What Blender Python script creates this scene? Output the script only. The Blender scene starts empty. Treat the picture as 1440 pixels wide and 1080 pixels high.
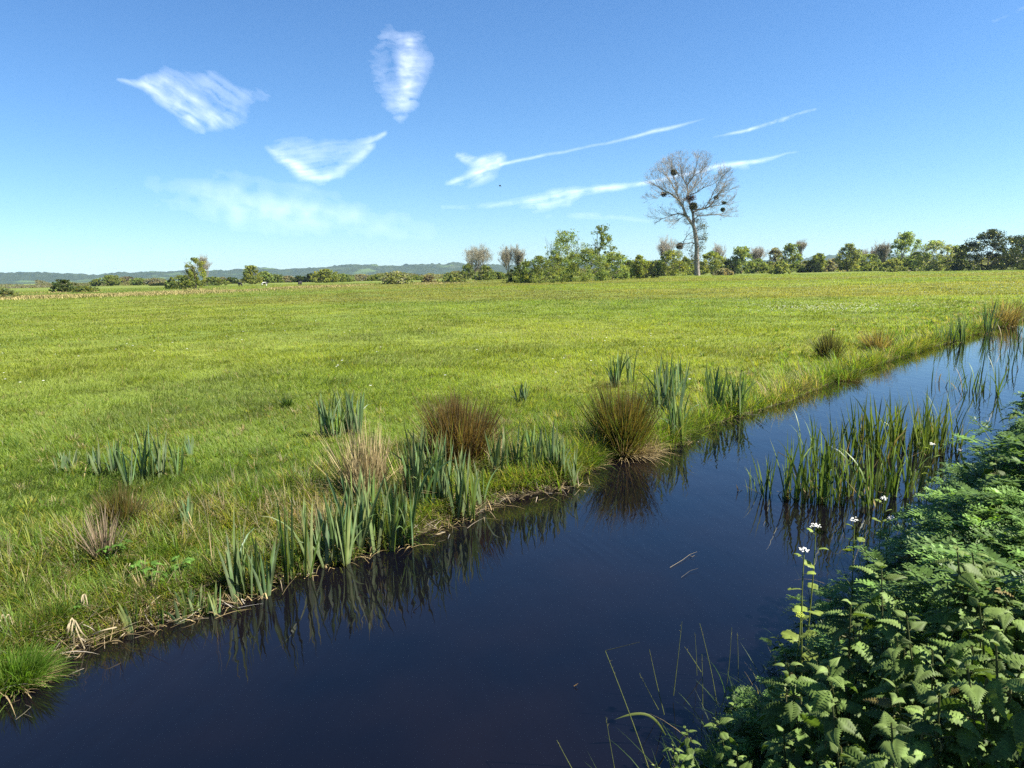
import bpy, math, random
import numpy as np
from mathutils import Vector, Matrix

SC = bpy.context.scene
COL = SC.collection
rng = np.random.default_rng(7)
random.seed(7)
R = math.radians

# ------------------------------------------------------------------ camera
FPX, W0, H0 = 1040.0, 1440.0, 1080.0
CAM = np.array([0.0, 0.0, 2.2])
PITCH, ROLL = math.atan(156 / FPX), math.atan(0.021)
F = np.array([0, math.cos(PITCH), -math.sin(PITCH)])
R0 = np.array([1.0, 0, 0]); U0 = np.array([0, math.sin(PITCH), math.cos(PITCH)])
RT = math.cos(ROLL) * R0 - math.sin(ROLL) * U0
UP = math.sin(ROLL) * R0 + math.cos(ROLL) * U0


def ray(px, py):
    return F + (np.asarray(px)[..., None] - W0 / 2) / FPX * RT + (H0 / 2 - np.asarray(py)[..., None]) / FPX * UP


def at_z(px, py, z=0.0):
    """World point where the sight line through a photo pixel meets height z."""
    d = ray(px, py)
    t = (z - CAM[2]) / d[..., 2]
    return CAM + d * t[..., None]


def at_y(px, py, y):
    d = ray(px, py)
    return CAM + d * (y / d[..., 1])[..., None]


cam_data = bpy.data.cameras.new("camera")
cam_data.sensor_width = 36
cam_data.lens = 36 * FPX / W0
cam_data.clip_start = 0.05
cam_data.clip_end = 90000
cam = bpy.data.objects.new("camera", cam_data)
COL.objects.link(cam)
M = Matrix(((RT[0], UP[0], -F[0], CAM[0]), (RT[1], UP[1], -F[1], CAM[1]), (RT[2], UP[2], -F[2], CAM[2]), (0, 0, 0, 1)))
cam.matrix_world = M
SC.camera = cam

# ------------------------------------------------------------------ light
SUN_AZ, SUN_EL = R(100), R(47)          # clockwise from the view direction (+Y)
sd = Vector((math.sin(SUN_AZ) * math.cos(SUN_EL), math.cos(SUN_AZ) * math.cos(SUN_EL), math.sin(SUN_EL)))
sl = bpy.data.lights.new("sun", "SUN")
sl.energy = 5.0
sl.angle = R(0.53)
sl.color = (1.0, 0.95, 0.86)
so = bpy.data.objects.new("sun", sl)
so.rotation_euler = sd.to_track_quat("Z", "Y").to_euler()
COL.objects.link(so)
wd = bpy.data.worlds.new("World")
SC.world = wd
wd.use_nodes = True
nt = wd.node_tree
for n in list(nt.nodes):
    nt.nodes.remove(n)
wo = nt.nodes.new("ShaderNodeOutputWorld"); bg = nt.nodes.new("ShaderNodeBackground"); sk = nt.nodes.new("ShaderNodeTexSky")
sk.sky_type = "NISHITA"; sk.sun_disc = False
sk.sun_elevation = SUN_EL; sk.sun_rotation = SUN_AZ
sk.air_density = 1.0; sk.dust_density = 0.0; sk.ozone_density = 3.0
hs = nt.nodes.new("ShaderNodeHueSaturation"); hs.inputs["Saturation"].default_value = 1.08
nt.links.new(sk.outputs[0], hs.inputs["Color"]); tn = nt.nodes.new("ShaderNodeMixRGB"); tn.blend_type = "MULTIPLY"; tn.inputs[0].default_value = 1; tn.inputs[2].default_value = (0.60, 0.80, 0.985, 1)
nt.links.new(hs.outputs[0], tn.inputs[1]); nt.links.new(tn.outputs[0], bg.inputs[0]); nt.links.new(bg.outputs[0], wo.inputs[0])
bg.inputs[1].default_value = 0.053
SC.view_settings.view_transform = "Standard"
SC.view_settings.look = "None"
SC.view_settings.gamma = 1.0
SC.view_settings.exposure = 1.72
SC.render.engine = "CYCLES"
SC.cycles.max_bounces = 6
SC.cycles.diffuse_bounces = 3
SC.cycles.glossy_bounces = 3
SC.cycles.transmission_bounces = 3
SC.cycles.transparent_max_bounces = 24
SC.cycles.volume_bounces = 0
SC.cycles.caustics_reflective = False
SC.cycles.caustics_refractive = False
SC.cycles.use_denoising = False
SC.cycles.sample_clamp_indirect = 2.0
SC.cycles.sample_clamp_direct = 8.0
try:
    SC.cycles.use_adaptive_sampling = True
    SC.cycles.adaptive_threshold = 0.01
except Exception:
    pass

# ------------------------------------------------------------------ noise
_T = np.random.default_rng(99).random((256, 256))


def vnoise(x, y):
    xi = np.floor(x).astype(int); yi = np.floor(y).astype(int)
    fx = x - xi; fy = y - yi
    fx = fx * fx * (3 - 2 * fx); fy = fy * fy * (3 - 2 * fy)
    a = _T[xi % 256, yi % 256]; b = _T[(xi + 1) % 256, yi % 256]
    c = _T[xi % 256, (yi + 1) % 256]; d = _T[(xi + 1) % 256, (yi + 1) % 256]
    return (a * (1 - fx) + b * fx) * (1 - fy) + (c * (1 - fx) + d * fx) * fy


def fbm(x, y, o=4):
    s = 0; a = 0.5; t = 0
    for k in range(o):
        s = s + a * vnoise(x * 2 ** k + 17.3 * k, y * 2 ** k + 5.1 * k); t += a; a *= 0.5
    return s / t


def sstep(a, b, x):
    t = np.clip((x - a) / (b - a), 0, 1)
    return t * t * (3 - 2 * t)


# ------------------------------------------------------------------ objects
def tag(o, label=None, cat=None, group=None, kind=None):
    for k, v in (("label", label), ("category", cat), ("group", group), ("kind", kind)):
        if v:
            o[k] = v
    return o


def np_mesh(name, V, faces, col=None, smooth=False):
    V = np.asarray(V, np.float32)
    me = bpy.data.meshes.new(name)
    me.vertices.add(len(V)); me.vertices.foreach_set("co", V.ravel())
    faces = [np.asarray(f, np.int32) for f in faces if len(f)]
    idx = np.concatenate([f.ravel() for f in faces])
    tot = np.concatenate([np.full(len(f), f.shape[1], np.int32) for f in faces])
    st = np.concatenate([[0], np.cumsum(tot)[:-1]]).astype(np.int32)
    me.loops.add(len(idx)); me.loops.foreach_set("vertex_index", idx)
    me.polygons.add(len(tot)); me.polygons.foreach_set("loop_start", st); me.polygons.foreach_set("loop_total", tot)
    if smooth:
        me.polygons.foreach_set("use_smooth", np.ones(len(tot), bool))
    me.update(calc_edges=True)
    if col is not None:
        a = me.color_attributes.new("Col", "FLOAT_COLOR", "POINT")
        c = np.ones((len(V), 4), np.float32); c[:, :col.shape[1]] = col
        a.data.foreach_set("color", c.ravel())
    me.validate()
    return me


def link(name, me, m, parent=None, loc=None):
    o = bpy.data.objects.new(name, me)
    COL.objects.link(o)
    if m:
        me.materials.append(m)
    if parent:
        o.parent = parent
    if loc is not None:
        o.location = [float(v) for v in loc]
    return o


def thing(name, loc, label, cat, group=None):
    o = bpy.data.objects.new(name, None)
    COL.objects.link(o)
    o.empty_display_size = 0.1
    o.location = [float(v) for v in loc]
    return tag(o, label, cat, group)


def copy_tree(o, parent=None):
    c = o.copy(); COL.objects.link(c); c.parent = parent
    for ch in o.children:
        copy_tree(ch, c)
    return c


class MB:
    """Collects vertex / face / colour arrays, built as ONE mesh."""
    def __init__(s):
        s.V = []; s.F = {3: [], 4: []}; s.C = []; s.n = 0

    def add(s, V, faces, C):
        V = np.asarray(V, float).reshape(-1, 3)
        C = np.asarray(C, float)
        if C.ndim == 1:
            C = np.tile(C, (len(V), 1))
        s.V.append(V); s.C.append(C)
        for f in faces:
            f = np.asarray(f, int)
            if len(f):
                s.F[f.shape[1]].append(f + s.n)
        s.n += len(V)
        return s

    def build(s, name, m, parent=None, origin=(0, 0, 0), smooth=False, loc=None):
        V = np.concatenate(s.V) - np.asarray(origin)
        f = [np.concatenate(s.F[k]) for k in (3, 4) if s.F[k]]
        return link(name, np_mesh(name, V, f, np.concatenate(s.C), smooth), m, parent, loc)


def segs(mb, P0, P1, r0, r1, col, sides=4):
    """Tapered open tubes from P0 to P1."""
    P0 = np.asarray(P0, float).reshape(-1, 3); P1 = np.asarray(P1, float).reshape(-1, 3)
    n = len(P0)
    r0 = np.broadcast_to(r0, n); r1 = np.broadcast_to(r1, n)
    d = P1 - P0; d = d / np.maximum(np.linalg.norm(d, axis=1, keepdims=True), 1e-9)
    ref = np.where(np.abs(d[:, 2:3]) < 0.9, np.array([[0, 0, 1.0]]), np.array([[1.0, 0, 0]]))
    a = np.cross(d, ref); a /= np.linalg.norm(a, axis=1, keepdims=True); b = np.cross(d, a)
    th = np.arange(sides) * 2 * np.pi / sides
    ring = a[:, None, :] * np.cos(th)[None, :, None] + b[:, None, :] * np.sin(th)[None, :, None]
    V = np.concatenate([P0[:, None] + ring * r0[:, None, None], P1[:, None] + ring * r1[:, None, None]], 1)
    k = np.arange(sides); k2 = (k + 1) % sides
    q = np.stack([k, k2, k2 + sides, k + sides], 1)
    fc = (np.arange(n) * 2 * sides)[:, None, None] + q[None]
    C = np.asarray(col, float)
    if C.ndim == 2:
        C = np.repeat(C, 2 * sides, 0)
    mb.add(V.reshape(-1, 3), [fc.reshape(-1, 4)], C)


def blades(P, H, W, az, lean, bend, col, levels=3, prof=None, face=None, fold=0.0, tipcol=None, basecol=None, bendpow=1.0, z2=None):
    """Vectorised tapering leaf blades. Returns V, faces, C."""
    P = np.asarray(P, float); n = len(P)
    H, W, az, lean, bend = (np.broadcast_to(np.asarray(v, float), n) for v in (H, W, az, lean, bend))
    face = az + np.pi / 2 if face is None else np.broadcast_to(face, n)
    L = levels
    t = np.linspace(0, 1, L)
    if prof is None:
        prof = 1 - t ** 1.6
    wd_ = np.stack([np.cos(face), np.sin(face), np.zeros(n)], 1)
    hz = np.stack([np.cos(az), np.sin(az), np.zeros(n)], 1)
    c = P.copy(); cents = [c.copy()]
    for k in range(1, L):
        phi = lean + bend * ((t[k] + t[k - 1]) / 2) ** bendpow
        s = H / (L - 1)
        c = c + hz * (s * np.sin(phi))[:, None] + np.array([[0, 0, 1.0]]) * (s * np.cos(phi))[:, None]
        cents.append(c.copy())
    per = 3 if fold else 2
    out = np.empty((n, per * (L - 1) + 1, 3)); oc = np.empty((n, per * (L - 1) + 1, 3))
    col = np.asarray(col, float)
    if col.ndim == 1:
        col = np.tile(col, (n, 1))
    nrm = np.cross(wd_, np.array([[0, 0, 1.0]]))
    for k in range(L - 1):
        hw = (W * prof[k] / 2)[:, None]
        cc = col
        if basecol is not None:
            cc = cc * (1 - max(0, 1 - t[k] * 4)) + np.asarray(basecol) * max(0, 1 - t[k] * 4)
        out[:, per * k] = cents[k] - wd_ * hw
        out[:, per * k + per - 1] = cents[k] + wd_ * hw
        if fold:
            out[:, per * k + 1] = cents[k] + nrm * hw * fold
        oc[:, per * k: per * k + per] = cc[:, None]
    out[:, -1] = cents[-1]
    oc[:, -1] = col if tipcol is None else np.asarray(tipcol)
    nv = per * (L - 1) + 1
    q = []
    for k in range(L - 2):
        for j in range(per - 1):
            q.append([per * k + j, per * k + j + 1, per * (k + 1) + j + 1, per * (k + 1) + j])
    tr = [[per * (L - 2) + j, per * (L - 2) + j + 1, nv - 1] for j in range(per - 1)]
    off = (np.arange(n) * nv)[:, None, None]
    fs = [(off + np.array(tr)[None]).reshape(-1, 3)]
    if q:
        fs.append((off + np.array(q)[None]).reshape(-1, 4))
    return out.reshape(-1, 3), fs, oc.reshape(-1, 3)


def ribbon(mb, pts, w, col, up=(0, 0, 1), taper=True):
    """A strip through 3-D points (a folded or arching single leaf)."""
    pts = np.asarray(pts, float); n = len(pts)
    d = np.gradient(pts, axis=0)
    s = np.cross(d, np.asarray(CAM) - pts); s /= np.maximum(np.linalg.norm(s, axis=1, keepdims=True), 1e-9)
    k = np.linspace(0, 1, n)
    ww = w * (np.minimum(1, 3.2 * (1 - k)) * np.minimum(1, 0.5 + 2.5 * k) if taper else np.ones(n))
    nr = np.cross(s, d); nr /= np.maximum(np.linalg.norm(nr, axis=1, keepdims=True), 1e-9)
    V = np.concatenate([pts - s * ww[:, None] / 2, pts + nr * ww[:, None] * 0.2, pts + s * ww[:, None] / 2])
    i = np.arange(n - 1)
    f = np.concatenate([np.stack([i + j * n, i + (j + 1) * n, i + 1 + (j + 1) * n, i + 1 + j * n], 1) for j in (0, 1)])
    mb.add(V, [f], col)


def smooth_path(pts, n=8):
    pts = np.asarray(pts, float)
    t = np.linspace(0, len(pts) - 1, n)
    k = np.arange(len(pts))
    P = np.stack([np.interp(t, k, pts[:, i]) for i in range(3)], 1)
    for _ in range(2):
        P[1:-1] = (P[:-2] + 2 * P[1:-1] + P[2:]) / 4
    return P


# ------------------------------------------------------------------ materials
def mat(name):
    m = bpy.data.materials.new(name)
    m.use_nodes = True
    t = m.node_tree
    for n in list(t.nodes):
        t.nodes.remove(n)
    out = t.nodes.new("ShaderNodeOutputMaterial")
    return m, t, out, (lambda k: t.nodes.new("ShaderNode" + k)), t.links.new


def leaf_mat(name, rough=0.5, spec=0.35, trans=0.35, gain=(1, 1, 1), noise=None, tint=(1.15, 1.2, 0.5), translucent_gain=1.0):
    m, t, out, N, L = mat(name)
    at = N("Attribute"); at.attribute_name = "Col"
    c = at.outputs["Color"]
    mul = N("MixRGB"); mul.blend_type = "MULTIPLY"; mul.inputs[0].default_value = 1
    mul.inputs[2].default_value = (*gain, 1); L(c, mul.inputs[1]); c = mul.outputs[0]
    if noise:
        tc = N("TexCoord"); nz = N("TexNoise"); nz.inputs["Scale"].default_value = noise; nz.inputs["Detail"].default_value = 3
        L(tc.outputs["Object"], nz.inputs["Vector"])
        rp = N("MapRange"); rp.inputs[1].default_value = 0.3; rp.inputs[2].default_value = 0.7; rp.inputs[3].default_value = 0.7; rp.inputs[4].default_value = 1.3
        L(nz.outputs["Fac"], rp.inputs[0])
        m2 = N("MixRGB"); m2.blend_type = "MULTIPLY"; m2.inputs[0].default_value = 1
        L(c, m2.inputs[1]); L(rp.outputs[0], m2.inputs[2]); c = m2.outputs[0]
    p = N("BsdfPrincipled"); p.inputs["Roughness"].default_value = rough; p.inputs["Specular IOR Level"].default_value = spec
    L(c, p.inputs["Base Color"])
    if trans:
        tl = N("BsdfTranslucent"); tm = N("MixRGB"); tm.blend_type = "MULTIPLY"; tm.inputs[0].default_value = 1
        tm.inputs[2].default_value = (*[v * translucent_gain for v in tint], 1); L(c, tm.inputs[1]); L(tm.outputs[0], tl.inputs[0])
        mx = N("MixShader"); mx.inputs[0].default_value = trans
        L(p.outputs[0], mx.inputs[1]); L(tl.outputs[0], mx.inputs[2]); L(mx.outputs[0], out.inputs[0])
    else:
        L(p.outputs[0], out.inputs[0])
    return m


M_GRASS = leaf_mat("meadow_grass", 0.5, 0.22, 0.56, tint=(1.25, 1.25, 0.5))
M_IRIS = leaf_mat("iris_leaf", 0.45, 0.4, 0.35, noise=9)
M_REED = leaf_mat("reed_leaf", 0.45, 0.4, 0.3)
M_DRY = leaf_mat("dry_stalks", 0.75, 0.15, 0.2, tint=(1.1, 1.05, 0.8))
M_NETTLE = leaf_mat("nettle_leaf", 0.58, 0.22, 0.32, noise=40)
M_HERB = leaf_mat("herb_leaf", 0.5, 0.25, 0.35, noise=25)
M_TREELEAF = leaf_mat("tree_foliage", 0.7, 0.05, 0.58)
M_PETAL = leaf_mat("petals", 0.7, 0.1, 0.25, tint=(1, 1, 1))
M_MISTLE = leaf_mat("mistletoe_foliage", 0.6, 0.2, 0.2)


def bark_mat(name):
    m, t, out, N, L = mat(name)
    at = N("Attribute"); at.attribute_name = "Col"
    tc = N("TexCoord"); nz = N("TexNoise"); nz.inputs["Scale"].default_value = 2.5; nz.inputs["Detail"].default_value = 6
    L(tc.outputs["Object"], nz.inputs["Vector"])
    rp = N("MapRange"); rp.inputs[1].default_value = 0.3; rp.inputs[2].default_value = 0.7; rp.inputs[3].default_value = 0.55; rp.inputs[4].default_value = 1.35
    L(nz.outputs["Fac"], rp.inputs[0])
    mu = N("MixRGB"); mu.blend_type = "MULTIPLY"; mu.inputs[0].default_value = 1
    L(at.outputs["Color"], mu.inputs[1]); L(rp.outputs[0], mu.inputs[2])
    p = N("BsdfPrincipled"); p.inputs["Roughness"].default_value = 0.85; p.inputs["Specular IOR Level"].default_value = 0.15
    L(mu.outputs[0], p.inputs["Base Color"]); L(p.outputs[0], out.inputs[0])
    return m


M_BARK = bark_mat("bark")

# ------------------------------------------------------------------ ditch frame of reference
FAR_PX = [(0, 962), (60, 920), (120, 902), (200, 876), (300, 850), (340, 838), (400, 812), (520, 770), (600, 745), (700, 702), (765, 690), (803, 684), (824, 655), (870, 640),
          (950, 628), (985, 603), (1040, 583), (1110, 564), (1190, 529), (1290, 494), (1345, 479), (1440, 447)]
fp = np.array(FAR_PX, float)
FW = at_z(fp[:, 0], fp[:, 1], 0.02)
D = FW[-1, :2] - FW[0, :2]; D /= np.linalg.norm(D)
N2 = np.array([-D[1], D[0]])                       # towards the meadow
fu = FW[:, :2] @ D; fv = FW[:, :2] @ N2
o_ = np.argsort(fu); fu = fu[o_]; fv = fv[o_]
V_LINE = float(np.median(fv))
NEAR_V = 1.24                                      # the near bank's waterline, measured across the ditch from the camera
print("ditch dir", D, "far v", fv.round(2), "u", fu.round(2))


def vfar(u):
    v = np.interp(u, fu, fv)
    v = np.where(u < fu[0], fv[0] + (V_LINE - fv[0]) * sstep(0, 4, fu[0] - u), v)
    v = np.where(u > fu[-1], fv[-1] + (V_LINE - fv[-1]) * sstep(0, 30, u - fu[-1]), v)
    return v + 0.04 + 0.05 * (fbm(u * 1.7, u * 0 + 3.3) - 0.5) * 2 * sstep(0, 1, np.abs(u) + 1)


def vnear(u):
    return NEAR_V - 0.42 * sstep(3.0, 0.6, u) - 0.20 * sstep(1.8, 0.5, u) + 0.14 * (fbm(u * 0.8, u * 0 + 9.1) - 0.5) * 2


def uv(x, y):
    return x * D[0] + y * D[1], x * N2[0] + y * N2[1]


def ground_z(x, y):
    x = np.asarray(x, float); y = np.asarray(y, float)
    u, v = uv(x, y)
    s = v - vfar(u)                                # > 0 meadow
    q = vnear(u) - v                               # > 0 near bank
    amp = 0.5 * sstep(0.0, 1.2, s)
    z = 0.08 * sstep(-0.03, 0.09, s) * sstep(9, 4, u) + 0.22 * sstep(-0.05, 1.1, s) - 0.65 * sstep(0.0, 0.9, -s)
    z = z + (0.06 * (fbm(x * 1.6, y * 1.6, 3) - 0.5) * 2 + 0.05 * (fbm(x * 0.35 + 7, y * 0.35, 3) - 0.5) * 2) * amp
    z = z + 0.18 * (fbm(x * 0.03 + 3, y * 0.03 + 1, 2) - 0.5) * 2 * sstep(15, 60, s) * sstep(400, 150, s)
    zn = (0.62 + 0.62 * sstep(2.5, 7.5, u)) * sstep(-0.05, 1.1, q) - 0.65 * sstep(0.0, 0.7, -q) + 0.05 * (fbm(x * 2, y * 2) - 0.5) * sstep(0, 1, q)
    return np.where(s > (vnear(u) - vfar(u)) / 2, z, np.where(q > -0.9, np.maximum(zn, -0.65), z))


# ground: one sheet that follows the ditch and reaches the hills
def spaced(a, b, d0, g):
    out = [a]; d = d0
    while out[-1] < b:
        out.append(out[-1] + d); d *= g
    return out


us = np.array(sorted(set([-x for x in spaced(2, 5000, 0.12, 1.16)] + list(np.arange(-2, 26, 0.09)) + spaced(26, 5000, 0.12, 1.09))))
ss = np.array(sorted(set(list(np.arange(-4.2, 3.0, 0.085)) + spaced(3.0, 5000, 0.1, 1.07) + [-4.2 - x + 3 for x in spaced(3.0, 5000, 0.12, 1.3)])))
UU, SS = np.meshgrid(us, ss, indexing="ij")
VV = vfar(UU) * np.clip(1 - (np.abs(SS) - 5) / 40, 0, 1) + V_LINE * (1 - np.clip(1 - (np.abs(SS) - 5) / 40, 0, 1)) + SS
GX = UU * D[0] + VV * N2[0]; GY = UU * D[1] + VV * N2[1]
GZ = ground_z(GX, GY)
nu, ns = UU.shape
ii = (np.arange(nu - 1)[:, None] * ns + np.arange(ns - 1)[None]).ravel()
gq = np.stack([ii, ii + ns, ii + ns + 1, ii + 1], 1)
sv = (VV - vfar(UU)).ravel(); qv = (vnear(UU) - VV).ravel()
# colour: r = wet mud near the waterline, g = meadow
mud = (1 - sstep(0.02, 0.45 - 0.27 * sstep(4.5, 7, UU.ravel()), sv)) * (sv > -1.5) + (1 - sstep(0.0, 0.4, qv)) * (qv > -1.2) * 0.9
gcol = np.stack([np.clip(mud, 0, 1), np.clip(qv > 0, 0, 1), 0 * mud], 1)
gme = np_mesh("ground", np.stack([GX.ravel(), GY.ravel(), GZ.ravel()], 1), [gq], gcol, True)

m, t, out, N, L = mat("meadow_soil")
ge = N("NewGeometry")
at = N("Attribute"); at.attribute_name = "Col"
sp = N("SeparateColor"); L(at.outputs["Color"], sp.inputs[0])


def noise_node(scale, detail=4, rough=0.55, vec=None):
    n = N("TexNoise"); n.inputs["Scale"].default_value = scale; n.inputs["Detail"].default_value = detail; n.inputs["Roughness"].default_value = rough
    L(vec or ge.outputs["Position"], n.inputs["Vector"])
    return n.outputs["Fac"]


def ramp(fac, stops):
    r = N("ValToRGB")
    e = r.color_ramp.elements
    while len(e) < len(stops):
        e.new(0.5)
    for k, (p, c) in enumerate(stops):
        e[k].position = p; e[k].color = (*c, 1)
    L(fac, r.inputs[0])
    return r.outputs[0]


def mixc(fac, a, b, mode="MIX"):
    n = N("MixRGB"); n.blend_type = mode
    for s, v in ((n.inputs[0], fac), (n.inputs[1], a), (n.inputs[2], b)):
        if isinstance(v, (int, float)):
            s.default_value = v
        elif isinstance(v, tuple):
            s.default_value = (*v, 1)
        else:
            L(v, s)
    return n.outputs[0]


g1 = ramp(noise_node(0.06, 5), [(0.32, (0.085, 0.13, 0.018)), (0.5, (0.13, 0.165, 0.022)), (0.68, (0.15, 0.15, 0.032))])
g2 = ramp(noise_node(2.2, 5, 0.65), [(0.3, (0.55, 0.6, 0.5)), (0.7, (1.25, 1.2, 1.2))])
gg = mixc(1.0, g1, g2, "MULTIPLY")
mudc = ramp(noise_node(14, 6, 0.7), [(0.3, (0.016, 0.012, 0.007)), (0.55, (0.036, 0.027, 0.014)), (0.78, (0.10, 0.078, 0.04))])
nearc = ramp(noise_node(9, 5, 0.7), [(0.35, (0.012, 0.012, 0.006)), (0.7, (0.05, 0.045, 0.02))])
cc = mixc(sp.outputs[1], gg, nearc)
cc = mixc(sp.outputs[0], cc, mudc)
p = N("BsdfPrincipled"); p.inputs["Roughness"].default_value = 0.85; p.inputs["Specular IOR Level"].default_value = 0.2
L(cc, p.inputs["Base Color"])
bp = N("Bump"); bp.inputs["Strength"].default_value = 0.6; bp.inputs["Distance"].default_value = 0.03
L(noise_node(18, 4, 0.7), bp.inputs["Height"]); L(bp.outputs[0], p.inputs["Normal"])
L(p.outputs[0], out.inputs[0])
tag(link("ground", gme, m), kind="structure")

# water: peat-dark ditch water
wu = np.array(sorted(set(list(np.arange(-60, 160, 1.0)))))
wl = np.linspace(NEAR_V - 0.9, V_LINE + 1.6, 24)
WU, WV = np.meshgrid(wu, wl, indexing="ij")
wx = WU * D[0] + WV * N2[0]; wy = WU * D[1] + WV * N2[1]
k1 = (np.arange(len(wu) - 1)[:, None] * len(wl) + np.arange(len(wl) - 1)[None]).ravel()
wme = np_mesh("water", np.stack([wx.ravel(), wy.ravel(), wx.ravel() * 0], 1), [np.stack([k1, k1 + len(wl), k1 + len(wl) + 1, k1 + 1], 1)], None, True)
m, t, out, N, L = mat("ditch_water")
ge = N("NewGeometry")
wc = ramp(noise_node(0.55, 3), [(0.34, (0.0010, 0.0014, 0.0035)), (0.62, (0.0036, 0.0027, 0.0040))])
p = N("BsdfPrincipled"); L(wc, p.inputs["Base Color"])
p.inputs["Roughness"].default_value = 0.015; p.inputs["IOR"].default_value = 1.42
mp = N("Mapping"); mp.inputs["Rotation"].default_value = (0, 0, -math.atan2(D[1], D[0])); mp.inputs["Scale"].default_value = (2.6, 0.9, 1)
L(ge.outputs["Position"], mp.inputs["Vector"])
n1 = noise_node(2.4, 2, 0.45, mp.outputs[0]); n2 = noise_node(0.5, 2, 0.5)
wv = N("TexWave"); wv.wave_type = "BANDS"; wv.bands_direction = "X"; wv.inputs["Scale"].default_value = 1.6; wv.inputs["Distortion"].default_value = 3.0
wv.inputs["Detail"].default_value = 2; wv.inputs["Detail Scale"].default_value = 0.6
L(mp.outputs[0], wv.inputs["Vector"])
pm = N("MapRange"); pm.inputs[1].default_value = 0.5; pm.inputs[2].default_value = 0.72; L(n2, pm.inputs[0])
ma = N("Math"); ma.operation = "MULTIPLY"; L(wv.outputs["Fac"], ma.inputs[0]); L(pm.outputs[0], ma.inputs[1])
mb_ = N("Math"); mb_.operation = "MULTIPLY_ADD"; mb_.inputs[1].default_value = 0.22; L(ma.outputs[0], mb_.inputs[0]); L(n1, mb_.inputs[2])
bp = N("Bump"); bp.inputs["Strength"].default_value = 0.09; bp.inputs["Distance"].default_value = 0.03
L(mb_.outputs[0], bp.inputs["Height"]); L(bp.outputs[0], p.inputs["Normal"])
L(p.outputs[0], out.inputs[0])
tag(link("water", wme, m), kind="structure")

# ------------------------------------------------------------------ hills
HORIZ = lambda x: 399 - 0.021 * x
crest = np.array([(-700, 386), (-400, 388), (-200, 385), (0, 386.5), (87, 387), (133, 388.5), (193, 387), (217, 384.5), (300, 384), (333, 382.7), (380, 378.5), (417, 380.7), (480, 375),
                  (520, 374), (560, 375.5), (600, 373.5), (650, 373), (700, 374), (760, 374), (850, 372), (950, 371), (1050, 369), (1130, 366), (1171, 362.6), (1230, 362), (1320, 362), (1440, 362), (1700, 356), (2200, 348)])
hp = np.linspace(-700, 2200, 900)
hc = np.interp(hp, crest[:, 0], crest[:, 1])
elev = (HORIZ(hp) - hc) / FPX
rows = np.linspace(0, 1, 40)
HD = 3600.0
az = np.arctan((hp - 720) / FPX)
HV = np.empty((len(hp), len(rows), 3))
for j, r in enumerate(rows):
    dist = (HD - 900) + 1500 * r
    prof = math.sin(min(r / 0.6, 1) * math.pi / 2) ** 1.4 if r < 0.6 else 1 - 0.5 * (r - 0.6) / 0.4
    hz = elev * HD * prof + 2.0
    X = np.sin(az) * dist / np.cos(az * 0.75); Y = np.cos(az) * dist / np.cos(az * 0.75)
    rough = (fbm(X * 0.012 + 5, Y * 0.012, 4) - 0.45) * 26 * prof + np.maximum(0, vnoise(X * 0.09, Y * 0.09) - 0.35) * 13 * prof
    HV[:, j] = np.stack([X, Y, hz * (0.9 + 0.2 * fbm(X * 0.002, Y * 0.002, 2)) + rough - (1 - prof) * 4], 1)
k1 = (np.arange(len(hp) - 1)[:, None] * len(rows) + np.arange(len(rows) - 1)[None]).ravel()
hme = np_mesh("hills", HV.reshape(-1, 3), [np.stack([k1, k1 + len(rows), k1 + len(rows) + 1, k1 + 1], 1)], None, False)
m, t, out, N, L = mat("wooded_hillside")
ge = N("NewGeometry")
mp = N("Mapping"); mp.inputs["Scale"].default_value = (1, 0.45, 1); L(ge.outputs["Position"], mp.inputs["Vector"])
vo = N("TexVoronoi"); vo.inputs["Scale"].default_value = 0.006; L(mp.outputs[0], vo.inputs["Vector"])
fields = ramp(vo.outputs["Color"], [(0.0, (0.06, 0.09, 0.03)), (0.4, (0.085, 0.125, 0.04)), (0.7, (0.035, 0.055, 0.025)), (1.0, (0.10, 0.11, 0.05))])
woods = ramp(noise_node(0.05, 4), [(0.3, (0.018, 0.03, 0.012)), (0.7, (0.05, 0.065, 0.022))])
wf = N("MapRange"); wf.inputs[1].default_value = 0.38; wf.inputs[2].default_value = 0.46; L(noise_node(0.008, 4, 0.6, mp.outputs[0]), wf.inputs[0])
hcx = mixc(wf.outputs[0], fields, woods)
p = N("BsdfPrincipled"); p.inputs["Roughness"].default_value = 0.9; p.inputs["Specular IOR Level"].default_value = 0.1
L(hcx, p.inputs["Base Color"]); L(p.outputs[0], out.inputs[0])
tag(link("hills", hme, m), kind="structure")

# ------------------------------------------------------------------ air
def box_mesh(name, lo, hi):
    V = [(x, y, z) for z in (lo[2], hi[2]) for y in (lo[1], hi[1]) for x in (lo[0], hi[0])]
    return np_mesh(name, V, [np.array([(0, 2, 3, 1), (4, 5, 7, 6), (0, 1, 5, 4), (2, 6, 7, 3), (0, 4, 6, 2), (1, 3, 7, 5)])])


m, t, out, N, L = mat("air")
pv = N("VolumePrincipled"); pv.inputs["Density"].default_value = 6.5e-5
pv.inputs["Color"].default_value = (0.47, 0.70, 1.0, 1); pv.inputs["Anisotropy"].default_value = 0.2
L(pv.outputs[0], out.inputs["Volume"])
tag(link("haze", box_mesh("haze", (-6600, -5600, -3.0), (6600, 6600, 125)), m), kind="stuff")

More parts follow.
